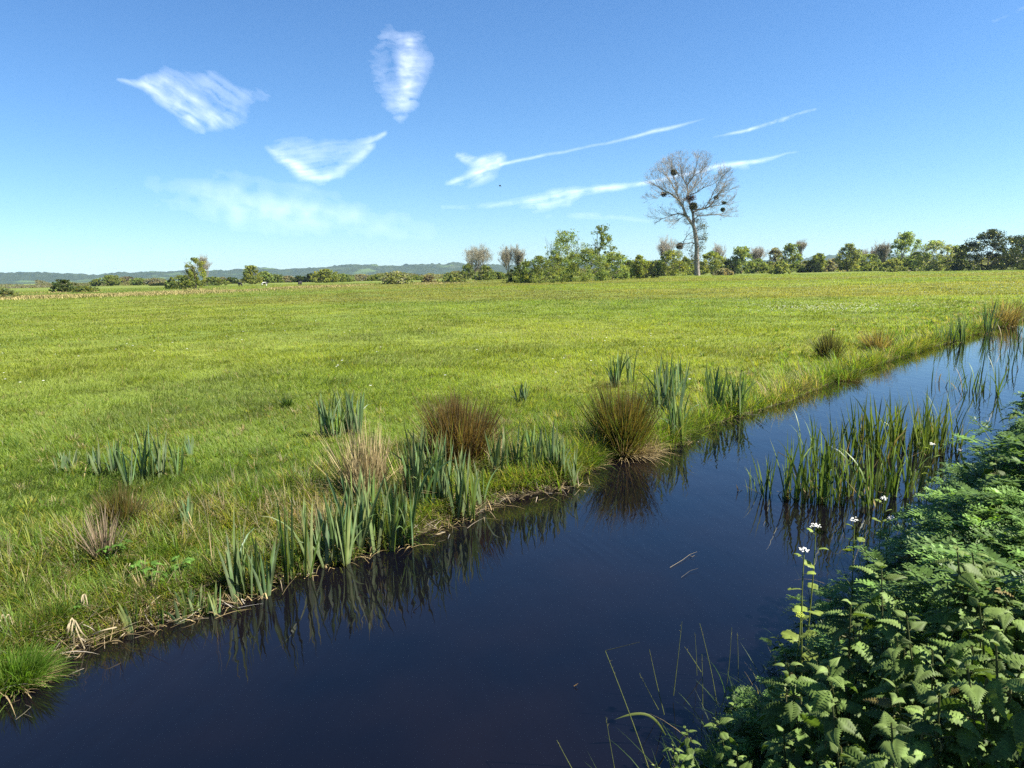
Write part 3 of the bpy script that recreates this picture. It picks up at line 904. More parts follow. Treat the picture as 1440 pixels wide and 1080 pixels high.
# the lone bare tree with mistletoe; limbs follow the photo, depth is its own
def lone_tree():
    K = 5.4
    base = at_z(np.array([880 + 545 / K]), np.array([200 + 1013 / K]), 0.3)[0]
    base[2] = ground_z(base[0], base[1])
    y0 = base[1]; S = y0 / FPX

    def W(x, y, dep=0.0):
        q = at_y(np.array([880 + x / K]), np.array([200 + y / K]), y0)[0]
        return Vector((q[0] - base[0], dep * y0 / FPX / K, q[2] - base[2]))
    root = thing("bare_tree", base, "tall lone leafless tree with round mistletoe balls standing in the meadow", "tree")
    rnd = random.Random(11)
    limbs = [  # pixel polyline in the enlarged crop, depth, start and end radius (m)
        ([(545, 1020), (541, 960), (538, 880), (540, 800), (534, 740), (522, 660), (512, 630)], 0, 0, 0.80, 0.50),
        ([(512, 630), (480, 590), (450, 550), (430, 495), (405, 455), (375, 425), (330, 395), (285, 375), (235, 345), (180, 318)], 0, -60, 0.48, 0.07),
        ([(512, 630), (516, 590), (512, 540), (500, 500), (485, 440), (480, 390), (472, 325), (455, 290), (440, 262), (415, 240)], 0, 50, 0.45, 0.07),
        ([(472, 325), (500, 290), (525, 250), (545, 190), (560, 130)], 30, 60, 0.2, 0.05),
        ([(514, 530), (545, 512), (590, 505), (635, 490), (670, 455), (700, 412), (735, 370), (765, 320), (790, 265)], 0, 70, 0.3, 0.05),
        ([(635, 490), (690, 480), (750, 470), (810, 465), (880, 445)], 30, 20, 0.14, 0.03),
        ([(516, 590), (545, 560), (600, 556), (660, 552), (730, 560)], 0, -60, 0.18, 0.04),
        ([(405, 455), (385, 400), (350, 345), (325, 300), (290, 265), (255, 240)], -20, -90, 0.24, 0.05),
        ([(430, 495), (435, 450), (455, 420), (480, 400)], -10, -40, 0.16, 0.06),
        ([(385, 400), (395, 340), (380, 280), (365, 235), (360, 170)], 0, 60, 0.17, 0.04),
        ([(485, 380), (520, 350), (560, 310), (610, 260), (650, 220)], 40, 110, 0.18, 0.04),
        ([(450, 550), (400, 540), (340, 560), (280, 580), (225, 620)], 0, 60, 0.18, 0.04),
        ([(490, 565), (440, 560), (380, 600), (320, 650)], 20, -70, 0.12, 0.04),
        ([(526, 770), (500, 762), (465, 768), (430, 772), (400, 785)], 0, -30, 0.18, 0.06),
        ([(430, 772), (445, 735), (470, 700), (510, 672)], -10, -40, 0.12, 0.05),
        ([(300, 385), (255, 400), (220, 440)], -40, -80, 0.09, 0.03),
        ([(440, 262), (430, 200), (430, 130)], 50, 40, 0.09, 0.03),
        ([(525, 250), (580, 220), (600, 160)], 50, 0, 0.09, 0.03),
        ([(482, 400), (530, 385), (580, 350), (640, 330), (690, 290)], -20, -70, 0.16, 0.03),
        ([(600, 503), (640, 440), (665, 370), (690, 320), (715, 262)], 10, -50, 0.15, 0.03),
        ([(640, 440), (700, 390), (760, 370)], -20, -60, 0.09, 0.03),
    ]
    P0, P1, ra, rb = [], [], [], []
    twigs = []
    C0 = W(505, 520)
    for i, (pl, d0, d1, s0, s1) in enumerate(limbs):
        n = len(pl); pts = []
        for k, (x, y) in enumerate(pl):
            pts.append(W(x, y, d0 + (d1 - d0) * k / (n - 1)))
        for k in range(n - 1):
            f0, f1 = k / (n - 1), (k + 1) / (n - 1)
            P0.append(pts[k]); P1.append(pts[k + 1]); ra.append(s0 + (s1 - s0) * f0); rb.append(s0 + (s1 - s0) * f1)
            if i == 0:
                continue
            far = min(1, 0.25 + f1)
            for j in range(4 if i not in (13, 14) else 2):
                q = pts[k].lerp(pts[k + 1], rnd.random())
                out = (q - C0).normalized()
                d = (out * 0.8 + (pts[k + 1] - pts[k]).normalized() * 0.6 + Vector((rnd.gauss(0, .5), rnd.gauss(0, .8), rnd.gauss(0.15, .4)))).normalized()
                grow(twigs, q, d, S * rnd.uniform(10, 17) * far * (0.75 if i > 11 else 0.7 if i in (4, 5) else 1.0), 0.10 * (1.2 - 0.6 * f1), 3, 7 if j == 0 else 6, 0.8, 0.10, 3, rnd)
        d = (pts[-1] - pts[-2]).normalized()
        if i:
            grow(twigs, pts[-1], d, S * 15 * (0.6 if i in (13, 14) else 1.0), s1, 3, 6, 0.7, 0.12, 3, rnd)
    # drop twigs that stray outside the outline of the crown
    T0 = np.array([s[0] for s in twigs]); T1 = np.array([s[1] for s in twigs]); t0 = np.array([s[2] for s in twigs]); t1 = np.array([s[3] for s in twigs])
    cc = np.array(W(470, 375)); hx = S * 345 / K; hz = S * 285 / K
    e = ((T1[:, 0] - cc[0]) / hx) ** 2 + ((T1[:, 2] - cc[2]) / hz) ** 2 + (T1[:, 1] / (hx * 0.85)) ** 2
    right = (T1[:, 0] > np.array(W(640, 0))[0]) & (T1[:, 2] < np.array(W(0, 230))[2]) & (T1[:, 2] > np.array(W(0, 590))[2]) & (T1[:, 0] < np.array(W(850, 0))[0])
    low = (T1[:, 2] < np.array(W(0, 640))[2]) & (np.abs(T1[:, 0]) < S * 40)
    keep = (e < 1.08 + 0.12 * np.random.default_rng(3).random(len(e))) | right | low
    T0, T1, t0, t1 = T0[keep], T1[keep], t0[keep], t1[keep]
    tb = MB(); segs(tb, P0, P1, ra, rb, np.array((0.23, 0.205, 0.17)), 10)
    tb.build("trunk", M_BARK, root, smooth=True)
    cb = MB(); segs(cb, T0, T1, np.maximum(t0 * 0.9, 0.018), np.maximum(t1 * 0.9, 0.012), np.array((0.25, 0.22, 0.17)) * np.random.default_rng(4).uniform(0.7, 1.2, (len(T0), 1)), 3)
    cb.build("crown", M_BARK, root)
    # ragged leafy shoots up the trunk
    sh = MB(); rs = np.random.default_rng(21)
    for (x, y, n, sx, sy) in ((590, 640, 150, 28, 30), (600, 720, 180, 20, 40), (572, 800, 170, 28, 50), (500, 870, 170, 26, 50), (560, 900, 110, 26, 45), (540, 590, 40, 12, 16)):
        q = np.array([W(x + rs.normal(0, sx * 0.6), y + rs.normal(0, sy * 0.6), rs.normal(0, 20)) for _ in range(n)])
        leaf_quads(sh, q, 0.2, np.array((0.12, 0.115, 0.035)) * rs.uniform(0.6, 1.4, (n, 1)))
        st = np.array([W(535 + rs.normal(0, 6), min(990, y + rs.normal(0, sy * 0.5) + 20), 0) for _ in range(n // 5)])
        segs(sh, st, q[: len(st)], 0.035, 0.012, np.array((0.2, 0.17, 0.12)), 3)
    sh.build("trunk_shoots", M_TREELEAF, root)
    # mistletoe balls
    for (x, y, r, dep, col, lab, fl) in ((365, 230, 25, 0, (0.060, 0.058, 0.014), "dark round mistletoe ball high in the crown", 0.95), (505, 490, 31, -30, (0.085, 0.080, 0.014), "largest mistletoe ball at the centre of the crown", 1.0),
                                         (703, 415, 19, 60, (0.10, 0.105, 0.04), "ragged green mistletoe on the long side limb", 0.8), (752, 457, 17, 20, (0.085, 0.095, 0.04), "flat mistletoe tuft towards the tip of the side limb", 0.6),
                                         (742, 510, 17, 20, (0.07, 0.085, 0.035), "low mistletoe tuft under the side limb", 0.9), (402, 790, 28, -30, (0.105, 0.085, 0.03), "ragged clump on the low dead branch", 0.9)):
        bm_ = MB(); c = np.array(W(x, y, dep)); rr = r * S / K
        n = 420
        g = rs.normal(size=(n, 3)); g /= np.linalg.norm(g, axis=1, keepdims=True)
        tip = c + g * rr * np.array([1, 1, fl]) * rs.uniform(0.72, 1.05, (n, 1))
        segs(bm_, np.tile(c, (n // 3, 1)), tip[: n // 3], 0.03, 0.015, np.array(col) * 0.8, 3)
        leaf_quads(bm_, np.concatenate([tip, c + (tip - c) * rs.uniform(0.4, 1, (n, 1))]), 0.16 * max(1, rr / 0.9), np.concatenate([np.array(col) * rs.uniform(0.6, 1.4, (n, 1))] * 2))
        o = bm_.build("mistletoe_ball", M_MISTLE, root); o["label"] = lab
    for (x, y, rx, rz, col, lab) in ((481, 426, 38, 20, (0.19, 0.085, 0.04), "rusty brown clump of dead leaves above the largest mistletoe"), (285, 395, 24, 17, (0.13, 0.10, 0.075), "grey brown dead clump on the outer limb")):
        bm_ = MB(); c = np.array(W(x, y, -20)); n = 260
        q = c + rs.normal(size=(n, 3)) * np.array([rx, rx * .7, rz]) * 0.55 * S / K
        leaf_quads(bm_, q, 0.2, np.array(col) * rs.uniform(0.6, 1.3, (n, 1)))
        segs(bm_, q[:-1:2], q[1::2], 0.04, 0.02, np.array(col) * 0.7, 3)
        o = bm_.build("dead_leaf_clump", M_TREELEAF, root); o["label"] = lab


lone_tree()

HD_ = 330.0   # hedges behind the meadow
TREES = [
    # name, foot x, foot y, top y, width, colour, label, category, extra
    ("shrub", 6, 419, 404, 26, "pale", "pale green low shrub on the meadow's far edge at the picture's left border", "shrub", dict(form="shrub")),
    ("bush", 90, 410, 393, 26, "deep", "round dark bush standing alone before the far left hills", "bush", dict(form="shrub")),
    ("bush", 40, 409, 402, 60, "grey", "long low grey hedge bush under the far left hills", "bush", dict(form="shrub", dist=320)),
    ("bush", 120, 410, 402, 28, "olive", "low olive bush just beside the round dark bush", "bush", dict(form="shrub")),
    ("tree", 136, 408, 393, 18, "olive", "slight olive tree between low bushes under the far left hills", "tree", dict(dist=HD_)),
    ("tree", 158, 408, 387, 34, "olive", "dome shaped olive tree, widest of the far left hedge", "tree", dict(dist=HD_)),
    ("tree", 180, 408, 389, 28, "brown", "brown budding tree beside the dome shaped olive one", "tree", dict(dist=HD_ + 20)),
    ("tree", 196, 408, 391, 26, "willow", "small pale olive tree following the brown budding one", "tree", dict(dist=HD_)),
    ("tree", 217, 408, 392, 28, "grey", "grey brown thin-leaved tree near the tall pale willow", "tree", dict(dist=HD_)),
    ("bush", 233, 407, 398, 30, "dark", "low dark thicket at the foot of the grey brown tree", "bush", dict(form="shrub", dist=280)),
    ("shrub", 256, 406, 388, 40, "olive", "broad olive shrub at the foot of the tall pale willow", "shrub", dict(form="shrub")),
    ("bush", 266, 406, 397, 16, "dark", "small black-green bush against the foot of the pale willow", "bush", dict(form="shrub", dist=205)),
    ("willow_tree", 276, 406, 364, 32, "yellow", "tall yellow green willow, highest leafed tree on the left side of the meadow", "tree", dict(form="tall", stems=2, gaps=0.45)),
    ("bare_tree", 291, 405, 356, 28, "grey", "leafless pale grey tree rising out of the tall yellow green willow", "tree", dict(form="bare", dist=250)),
    ("shrub", 300, 406, 390, 36, "olive", "olive shrub on the other side of the pale willow's foot", "shrub", dict(form="shrub", dist=240)),
    ("bush", 314, 404, 390, 20, "grey", "grey twiggy bush in the gap after the tall pale willow", "bush", dict(form="shrub", dist=300)),
    ("bush", 326, 404, 390, 18, "deep", "small dark green bush under the rising hill crest", "bush", dict(form="shrub", dist=300)),
    ("willow_tree", 355, 404, 374, 30, "yellow", "yellow green willow with a thin wispy top", "tree", dict(form="willow", dist=260, gaps=0.42)),
    ("tree", 373, 404, 382, 24, "willow", "rounded pale tree leaning on the wispy topped willow", "tree", dict(dist=280)),
    ("bush", 388, 403, 386, 24, "olive", "olive bush behind the black and white cow", "bush", dict(form="shrub", dist=310)),
    ("bush", 404, 403, 388, 22, "grey", "grey brown bush between two olive ones behind the cows", "bush", dict(form="shrub", dist=320)),
    ("bush", 421, 403, 388, 22, "deep", "dark bush behind the standing black cow", "bush", dict(form="shrub", dist=320)),
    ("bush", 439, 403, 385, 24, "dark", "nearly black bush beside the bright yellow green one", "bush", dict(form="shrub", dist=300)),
    ("shrub", 459, 401, 379, 36, "yellow", "bright yellow green round shrub, brightest of the left hedge", "shrub", dict(form="shrub", dist=265)),
    ("shrub", 482, 400, 385, 28, "willow", "pale olive shrub after the bright yellow green one", "shrub", dict(form="shrub", dist=280)),
    ("shrub", 508, 399, 386, 34, "grey", "dull grey shrub in the low hedge below the long hill crest", "shrub", dict(form="shrub", dist=300)),
    ("shrub", 530, 399, 387, 26, "olive", "small olive shrub beside the white blossoming hawthorn", "shrub", dict(form="shrub", dist=290)),
    ("hawthorn_bush", 556, 399, 382, 40, "pale", "low wide hawthorn frosted with white blossom in front of the hills", "bush", dict(form="shrub", blossom=0.35)),
    ("shrub", 583, 398, 388, 24, "olive", "little olive shrub between the blossoming hawthorn and the rusty bush", "shrub", dict(form="shrub", dist=280)),
    ("bush", 604, 397, 387, 16, "brown", "small rusty brown bush at the edge of the meadow", "bush", dict(form="shrub")),
    ("shrub", 636, 397, 383, 30, "pale", "pale grey green shrub by the foot of the wide bare tree", "shrub", dict(form="shrub")),
    ("bush", 659, 393, 371, 20, "green", "upright green bush hugging the wide bare tree", "bush", dict(form="shrub")),
    ("bare_tree", 674, 393, 343, 46, "grey", "wide bare tree with a rounded fan of grey twigs", "tree", dict(form="bare", trunk_frac=0.22, stems=2)),
    ("bush", 683, 394, 373, 20, "olive", "olive bush in front of the wide bare tree's trunk", "bush", dict(form="shrub")),
    ("shrub", 699, 393, 383, 26, "olive", "low olive shrub between the two bare grey trees", "shrub", dict(form="shrub")),
    ("bare_tree", 719, 392, 342, 36, "grey", "slim bare tree with sparse twigs and two thin leaning stems", "tree", dict(form="bare", trunk_frac=0.3, stems=2, dist=190)),
    ("bush", 730, 392, 374, 34, "deep", "dark low bush under the slim bare tree", "bush", dict(form="shrub", dist=150)),
    ("shrub", 757, 393, 361, 56, "olive", "spreading olive shrub on the near shoulder of the big willow group", "shrub", dict(form="shrub", dist=140)),
    ("willow_tree", 797, 394, 325, 62, "willow", "big loose willow with many stems, widest of the middle group", "tree", dict(form="tall", stems=3, gaps=0.47, trunk_frac=0.15)),
    ("shrub", 785, 395, 358, 44, "olive", "bushy olive undergrowth below the big loose willow", "shrub", dict(form="shrub")),
    ("tree", 847, 393, 318, 36, "green", "upright narrow green tree, tallest leafed one of the middle group", "tree", dict(form="tall", gaps=0.43, trunk_frac=0.2)),
    ("shrub", 822, 395, 350, 56, "olive", "many-stemmed olive shrub filling the gap between willow and narrow green tree", "shrub", dict(form="shrub")),
    ("shrub", 862, 393, 355, 44, "willow", "pale olive shrub at the foot of the narrow green tree", "shrub", dict(form="shrub")),
    ("shrub", 885, 391, 367, 36, "olive", "lower olive shrub sloping towards the round blackish bush", "shrub", dict(form="shrub")),
    ("tree", 900, 390, 359, 28, "yellow", "yellow green feathery tree behind the round blackish bush", "tree", dict(dist=170)),
    ("bush", 908, 391, 368, 26, "dark", "round blackish bush nearest the lone tall tree", "bush", dict(form="shrub")),
    ("bare_tree", 934, 387, 329, 36, "pink", "half bare brownish tree just behind the lone tall tree", "tree", dict(form="bare", dist=250)),
    ("shrub", 944, 387, 352, 40, "yellow", "yellowish shrub below the low dead branch of the lone tree", "shrub", dict(form="shrub", dist=235)),
    ("bush", 924, 387, 366, 28, "deep", "dark green bush under the half bare brownish tree", "bush", dict(form="shrub", dist=240)),
    ("bush", 965, 386, 364, 30, "olive", "olive bush directly behind the lone tree's trunk", "bush", dict(form="shrub", dist=260)),
    ("shrub", 1017, 387, 378, 24, "grey", "low grey green mound of scrub close to the lone tree's foot", "shrub", dict(form="shrub")),
    ("bare_tree", 1009, 383, 340, 24, "pink", "pinkish bare tree showing over the yellow shrub behind the lone tree", "tree", dict(form="bare", dist=290)),
    ("shrub", 1004, 384, 354, 40, "yellow", "round yellow green shrub on the sunny side of the lone tree", "shrub", dict(form="shrub", dist=250)),
    ("bush", 1025, 383, 364, 18, "dark", "narrow dark bush between yellow shrub and tall green hedge tree", "bush", dict(form="shrub", dist=240)),
    ("tree", 1042, 382, 347, 38, "willow", "rounded light green hedge tree behind the lone tree's sunny side", "tree", dict(dist=270, form="willow")),
    ("bare_tree", 1066, 381, 345, 28, "pink", "pinkish budding tree between two light green hedge trees", "tree", dict(form="bare", dist=280, stems=2)),
    ("shrub", 1068, 381, 364, 34, "olive", "olive shrub under the pinkish budding tree", "shrub", dict(form="shrub", dist=260)),
    ("tree", 1090, 381, 349, 26, "grey", "dull grey green tree beside the taller green hedge tree", "tree", dict(dist=275)),
    ("shrub", 1098, 381, 367, 22, "pale", "pale silvery low shrub in front of the green hedge trees", "shrub", dict(form="shrub", dist=220)),
    ("tree", 1112, 380, 343, 38, "green", "full green hedge tree standing next to a slim lollipop tree", "tree", dict(dist=265, form="willow")),
    ("bare_tree", 1127, 379, 335, 18, "grey", "slim lollipop shaped bare tree with a narrow twiggy head", "tree", dict(form="bare", trunk_frac=0.5, dist=280)),
    ("bush", 1139, 379, 366, 28, "dark", "dark low bush right after the slim lollipop tree", "bush", dict(form="shrub", dist=250)),
    ("tree", 1151, 378, 356, 22, "olive", "small pointed olive tree in the low gap of the hedge", "tree", dict(dist=260)),
    ("shrub", 1172, 377, 364, 30, "grey", "low grey shrub in the gap where distant hills show", "shrub", dict(form="shrub", dist=280)),
    ("tree", 1192, 377, 342, 34, "pale", "pale fresh green tree with an upright rounded head", "tree", dict(dist=265, gaps=0.42, form="tall", trunk_frac=0.12)),
    ("bare_tree", 1212, 377, 348, 22, "grey", "thin bare tree, first of a pair beside the pale fresh green tree", "tree", dict(form="bare", dist=290)),
    ("bare_tree", 1226, 376, 345, 22, "brown", "brownish bare tree, second of a pair after the pale fresh green one", "tree", dict(form="bare", dist=290)),
    ("shrub", 1221, 377, 358, 52, "olive", "wide olive shrub below the pair of thin bare trees", "shrub", dict(form="shrub", dist=270)),
    ("bare_tree", 1246, 375, 336, 28, "grey", "bare grey tree leaning against the many-trunked willow", "tree", dict(form="bare", dist=255, stems=2)),
    ("willow_tree", 1272, 375, 327, 44, "willow", "many-trunked willow, tallest of the hedge right of the lone tree", "tree", dict(form="tall", stems=3, gaps=0.42, dist=245, trunk_frac=0.25)),
    ("shrub", 1256, 375, 364, 28, "pale", "small pale silvery shrub in front of the many-trunked willow", "shrub", dict(form="shrub", dist=215)),
    ("bush", 1292, 376, 355, 36, "deep", "dark green bush between the many-trunked willow and white blossom", "bush", dict(form="shrub", dist=235)),
    ("hawthorn_bush", 1314, 377, 339, 48, "willow", "big rounded bush with white blossom hanging down its lower side", "bush", dict(form="shrub", blossom=0.30, dist=215)),
    ("tree", 1346, 376, 345, 36, "olive", "green tree tucked between white blossom bush and the darkest hawthorn", "tree", dict(dist=240, form="willow")),
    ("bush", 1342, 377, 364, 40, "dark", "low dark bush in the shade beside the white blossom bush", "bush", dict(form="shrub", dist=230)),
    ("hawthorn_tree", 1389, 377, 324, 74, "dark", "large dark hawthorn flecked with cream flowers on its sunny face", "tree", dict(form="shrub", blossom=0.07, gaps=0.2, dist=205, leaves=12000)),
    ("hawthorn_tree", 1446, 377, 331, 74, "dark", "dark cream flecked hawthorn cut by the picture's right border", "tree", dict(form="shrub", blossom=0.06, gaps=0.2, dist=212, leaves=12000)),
]
for i, (nm, bx, by, ty, wd__, colr, lab, cat, ex) in enumerate(TREES):
    plant_tree(nm, bx, by, ty, wd__, colr, lab, cat, seed=i + 1, **ex)

def far_thicket():
    """The far-off hedge growth that reads as one mass behind the single trees."""
    mbt = MB()
    rs = np.random.default_rng(404)
    for (a, b, n, h0, h1, dd) in ((640, 1460, 46000, 5.0, 17.0, 345), (60, 660, 18000, 3.0, 10.0, 350), (-300, 60, 4000, 2.0, 5.0, 380), (1440, 1900, 12000, 6, 20, 330)):
        px = rs.uniform(a, b, n)
        y = dd + rs.normal(0, 10, n)
        top = h0 + (h1 - h0) * np.clip(fbm(px * 0.035, px * 0 + dd, 4) * 1.8 - 0.35, 0, 1)
        X = (px - 720) / FPX * y * 1.0
        z0 = ground_z(X, y)
        hm = top / FPX * y
        Z = z0 + hm * rs.random(n) ** 0.75
        tone = 0.65 + 0.7 * fbm(X * 0.09, Z * 0.25 + 7, 3)
        hue = fbm(X * 0.03 + 3, X * 0 + 2, 2)[:, None]
        col = (np.array([0.19, 0.19, 0.065]) * hue + np.array([0.17, 0.15, 0.10]) * (1 - hue)) * tone[:, None] * rs.uniform(0.75, 1.25, (n, 1))
        leaf_quads(mbt, np.stack([X, y, Z], 1), 0.36, col)
    tag(mbt.build("distant_thicket", M_TREELEAF), kind="stuff")


far_thicket()

# ------------------------------------------------------------------ cattle and birds, tiny in the distance
def skinned(name, verts, edges, radii, m, parent, col=(0.02, 0.02, 0.02)):
    me = bpy.data.meshes.new(name)
    me.from_pydata(verts, edges, [])
    o = link(name, me, m, parent)
    md = o.modifiers.new("skin", "SKIN")
    for k, r in enumerate(radii):
        rr = r if isinstance(r, tuple) else (r, r)
        me.skin_vertices[0].data[k].radius = rr
    me.skin_vertices[0].data[0].use_root = True
    o.modifiers.new("sub", "SUBSURF").levels = 1
    return o


def cow_mat(name, white):
    m, t, out, N, L = mat(name)
    tc = N("TexCoord"); nz = N("TexNoise"); nz.inputs["Scale"].default_value = 1.3; nz.inputs["Detail"].default_value = 1
    L(tc.outputs["Object"], nz.inputs["Vector"])
    r = N("ValToRGB"); r.color_ramp.interpolation = "CONSTANT"
    r.color_ramp.elements[0].color = (0.014, 0.012, 0.011, 1); r.color_ramp.elements[1].color = (0.65, 0.62, 0.56, 1); r.color_ramp.elements[1].position = 0.45 if white else 0.99
    L(nz.outputs["Fac"], r.inputs[0])
    p = N("BsdfPrincipled"); p.inputs["Roughness"].default_value = 0.8; L(r.outputs[0], p.inputs["Base Color"]); L(p.outputs[0], out.inputs[0])
    return m


M_COWB, M_COWW = cow_mat("black_hide", False), cow_mat("pied_hide", True)
COWV = [(0, 0, 1.05), (0.45, 0, 1.08), (0.8, 0, 1.1), (-0.45, 0, 1.08), (-0.75, 0, 1.08), (1.1, 0, 1.2), (1.35, 0, 1.25), (1.62, 0, 1.08),
        (0.62, .2, .62), (0.6, .2, .3), (0.6, .2, .02), (0.62, -.2, .62), (0.66, -.2, .3), (0.68, -.2, .02), (-.68, .2, .66), (-.76, .2, .34), (-.7, .2, .02), (-.68, -.2, .66), (-.8, -.2, .34), (-.78, -.2, .02), (-1.0, 0, .95), (-1.02, 0, .45)]
COWE = [(0, 1), (1, 2), (0, 3), (3, 4), (2, 5), (5, 6), (6, 7), (2, 8), (8, 9), (9, 10), (2, 11), (11, 12), (12, 13), (4, 14), (14, 15), (15, 16), (4, 17), (17, 18), (18, 19), (4, 20), (20, 21)]
COWR = [(.36, .40), (.36, .38), (.3, .32), (.36, .4), (.3, .3), (.17, .22), (.15, .16), .09, .13, .07, .07, .13, .07, .07, .15, .07, .07, .15, .07, .07, .04, .05]
for (px, py, dist, rz, m_, lab) in ((338, 402.5, 300, 2.6, M_COWB, "black cow standing farthest to the left of the three on the far pasture"), (372, 402.5, 300, 0.2, M_COWW, "black and white cow on the far pasture, second of three"),
                                    (422, 401.5, 300, 1.3, M_COWB, "black cow seen end-on, closest of the three to the bright shrub")):
    b = at_y(np.array([px]), np.array([py]), dist)[0]
    b = at_z(np.array([px]), np.array([py]), 0.3)[0]
    b[2] = ground_z(b[0], b[1])
    c = thing("cow", b, lab, "cow", "cattle on the far pasture")
    c.rotation_euler.z = rz
    c.scale = (0.72,) * 3
    skinned("body", COWV, COWE, COWR, m_, c)
    for sg in (-1, 1):
        hm = MB()
        segs(hm, [(1.33, .08 * sg, 1.36)], [(1.3, .3 * sg, 1.42)], .045, .03, np.array((.02, .02, .02)), 5)
        hm.build("ear", M_BARK, c)


def bird(px, py, dist, span, rz, label):
    b = at_y(np.array([float(px)]), np.array([float(py)]), dist)[0]
    o = thing("bird", b, label, "bird")
    o.rotation_euler = (0.2, 0.1, rz)
    s = span
    skinned("body", [(0, 0, 0), (0, .12 * s, .01), (0, .25 * s, .02), (0, -.15 * s, 0), (0, -.32 * s, 0)], [(0, 1), (1, 2), (0, 3), (3, 4)], [.075 * s, .06 * s, .035 * s, .05 * s, (.06 * s, .012 * s)], M_COWB, o)
    for sg in (-1, 1):
        w = MB()
        top = np.array([(.04, .1, .02), (.2, .15, .09), (.36, .09, .10), (.52, -.03, .06), (.36, -.07, .09), (.2, -.1, .07), (.04, -.1, .01)]) * s
        top[:, 0] *= sg
        V = np.concatenate([top, top - np.array([0, 0, .015 * s])])
        n = 7
        w.add(V, [[[0, 1, 5, 6], [1, 2, 4, 5], [7, 13, 12, 8], [8, 12, 11, 9]] + [[k, k + 7, (k + 1) % n + 7, (k + 1) % n] for k in range(n)], [[2, 3, 4], [9, 11, 10]]], np.array((.015, .014, .014)))
        w.build("wing", M_BARK, o)


bird(703, 261.5, 60, 0.42, 1.9, "dark bird flying with spread wings below the small hooked cloud")
bird(163, 265, 120, 0.36, 0.7, "tiny dark speck of a bird alone in the blue to the left")

# ------------------------------------------------------------------ plants of the far bank
IRIS_PROF = np.array([0.55, 0.9, 1.0, 1.0, 0.93, 0.78, 0.52, 0.0])


def rooted(px, py, z=0.03):
    b = at_z(np.array([float(px)]), np.array([float(py)]), z)[0]
    for _ in range(6):
        zz = max(float(ground_z(b[0], b[1])), -0.04)
        b = at_z(np.array([float(px)]), np.array([float(py)]), zz)[0]
    b[2] = max(float(ground_z(b[0], b[1])), -0.04)
    return b


def metres(px_len, b):
    return px_len * np.linalg.norm(b - CAM) / FPX * 1.02


IRIS_COL = np.array([0.150, 0.205, 0.074])


def iris(px, py, hpx, wpx, n, label, seed=0, blue=0.0, slant=0.0, thin=1.0):
    """A clump of sword leaves in flat fans."""
    rs = np.random.default_rng(seed + 300)
    b = rooted(px, py)
    n = int(n * 2.3)
    H = metres(hpx, b) * 1.16; Wd = metres(wpx, b) * 1.1
    root = thing("iris_plant", b, label, "iris", "yellow flag irises along the far bank")
    nf = max(1, n // 4)
    fx = rs.uniform(-0.5, 0.5, nf) * Wd * 0.75; fy = rs.normal(0, 0.25, nf) * min(Wd, 0.5) + 0.04
    fa = rs.uniform(0, np.pi, nf)
    mbx = MB()
    k = rs.integers(0, nf, n)
    off = rs.normal(0, 0.010, n)
    x = fx[k] + np.cos(fa[k]) * off; y = fy[k] + np.sin(fa[k]) * off
    P = np.stack([x, y, ground_z(b[0] + x, b[1] + y) - b[2] - 0.03], 1)
    P[:, 2] = np.maximum(P[:, 2], -0.08 - b[2])
    h = H * rs.uniform(0.62, 1.06, n); h[rs.integers(0, n)] = H * 1.05
    side = np.sign(off + 1e-9)
    az = np.where(side > 0, fa[k], fa[k] + np.pi)
    lean = np.abs(off) * 10 * rs.uniform(0.3, 1.5, n) + rs.uniform(0, 0.09, n)
    bend = np.where(rs.random(n) < 0.11, rs.uniform(0.4, 2.2, n), rs.uniform(0.0, 0.22, n))
    if slant:
        az = np.where(rs.random(n) < 0.7, 0.0 if slant > 0 else np.pi, az); lean = lean + abs(slant)
    w = np.clip(0.017 + 0.011 * H, 0.012, 0.03) * rs.uniform(0.7, 1.3, n) * thin
    tone = rs.uniform(0.7, 1.3, (n, 1))
    col = (IRIS_COL * (1 - blue) + np.array([0.100, 0.155, 0.084]) * blue) * tone * np.concatenate([1 + rs.normal(0, .12, (n, 1)), np.ones((n, 1)), 1 + rs.normal(0, .15, (n, 1))], 1)
    V, f, C = blades(P, h, w, az, lean, bend, col, 8, IRIS_PROF, face=fa[k] + rs.normal(0, 0.25, n), fold=0.22, tipcol=(0.20, 0.15, 0.06), basecol=(0.13, 0.15, 0.06), bendpow=1.8)
    mbx.add(V, f, C)
    mbx.build("leaf_fan", M_IRIS, root)
    nd = max(4, n // 2)                                     # last year's dead leaves round the foot
    dm = MB()
    q = np.stack([rs.normal(0, .4, nd) * Wd * 0.7, rs.normal(0.02, .07, nd), 0 * fx[rs.integers(0, nf, nd)]], 1)
    q[:, 2] = np.maximum(ground_z(b[0] + q[:, 0], b[1] + q[:, 1]), 0.0) - b[2]
    V, f, C = blades(q, rs.uniform(0.08, 0.28, nd), rs.uniform(0.003, 0.008, nd), rs.uniform(0, 6.28, nd), rs.uniform(0.2, 1.4, nd), rs.uniform(0.4, 2.0, nd), np.array([0.36, 0.27, 0.13]) * rs.uniform(0.5, 1.3, (nd, 1)), 5)
    dm.add(V, f, C)
    dm.build("dead_leaf", M_DRY, root)["kind"] = "stuff"
    return root


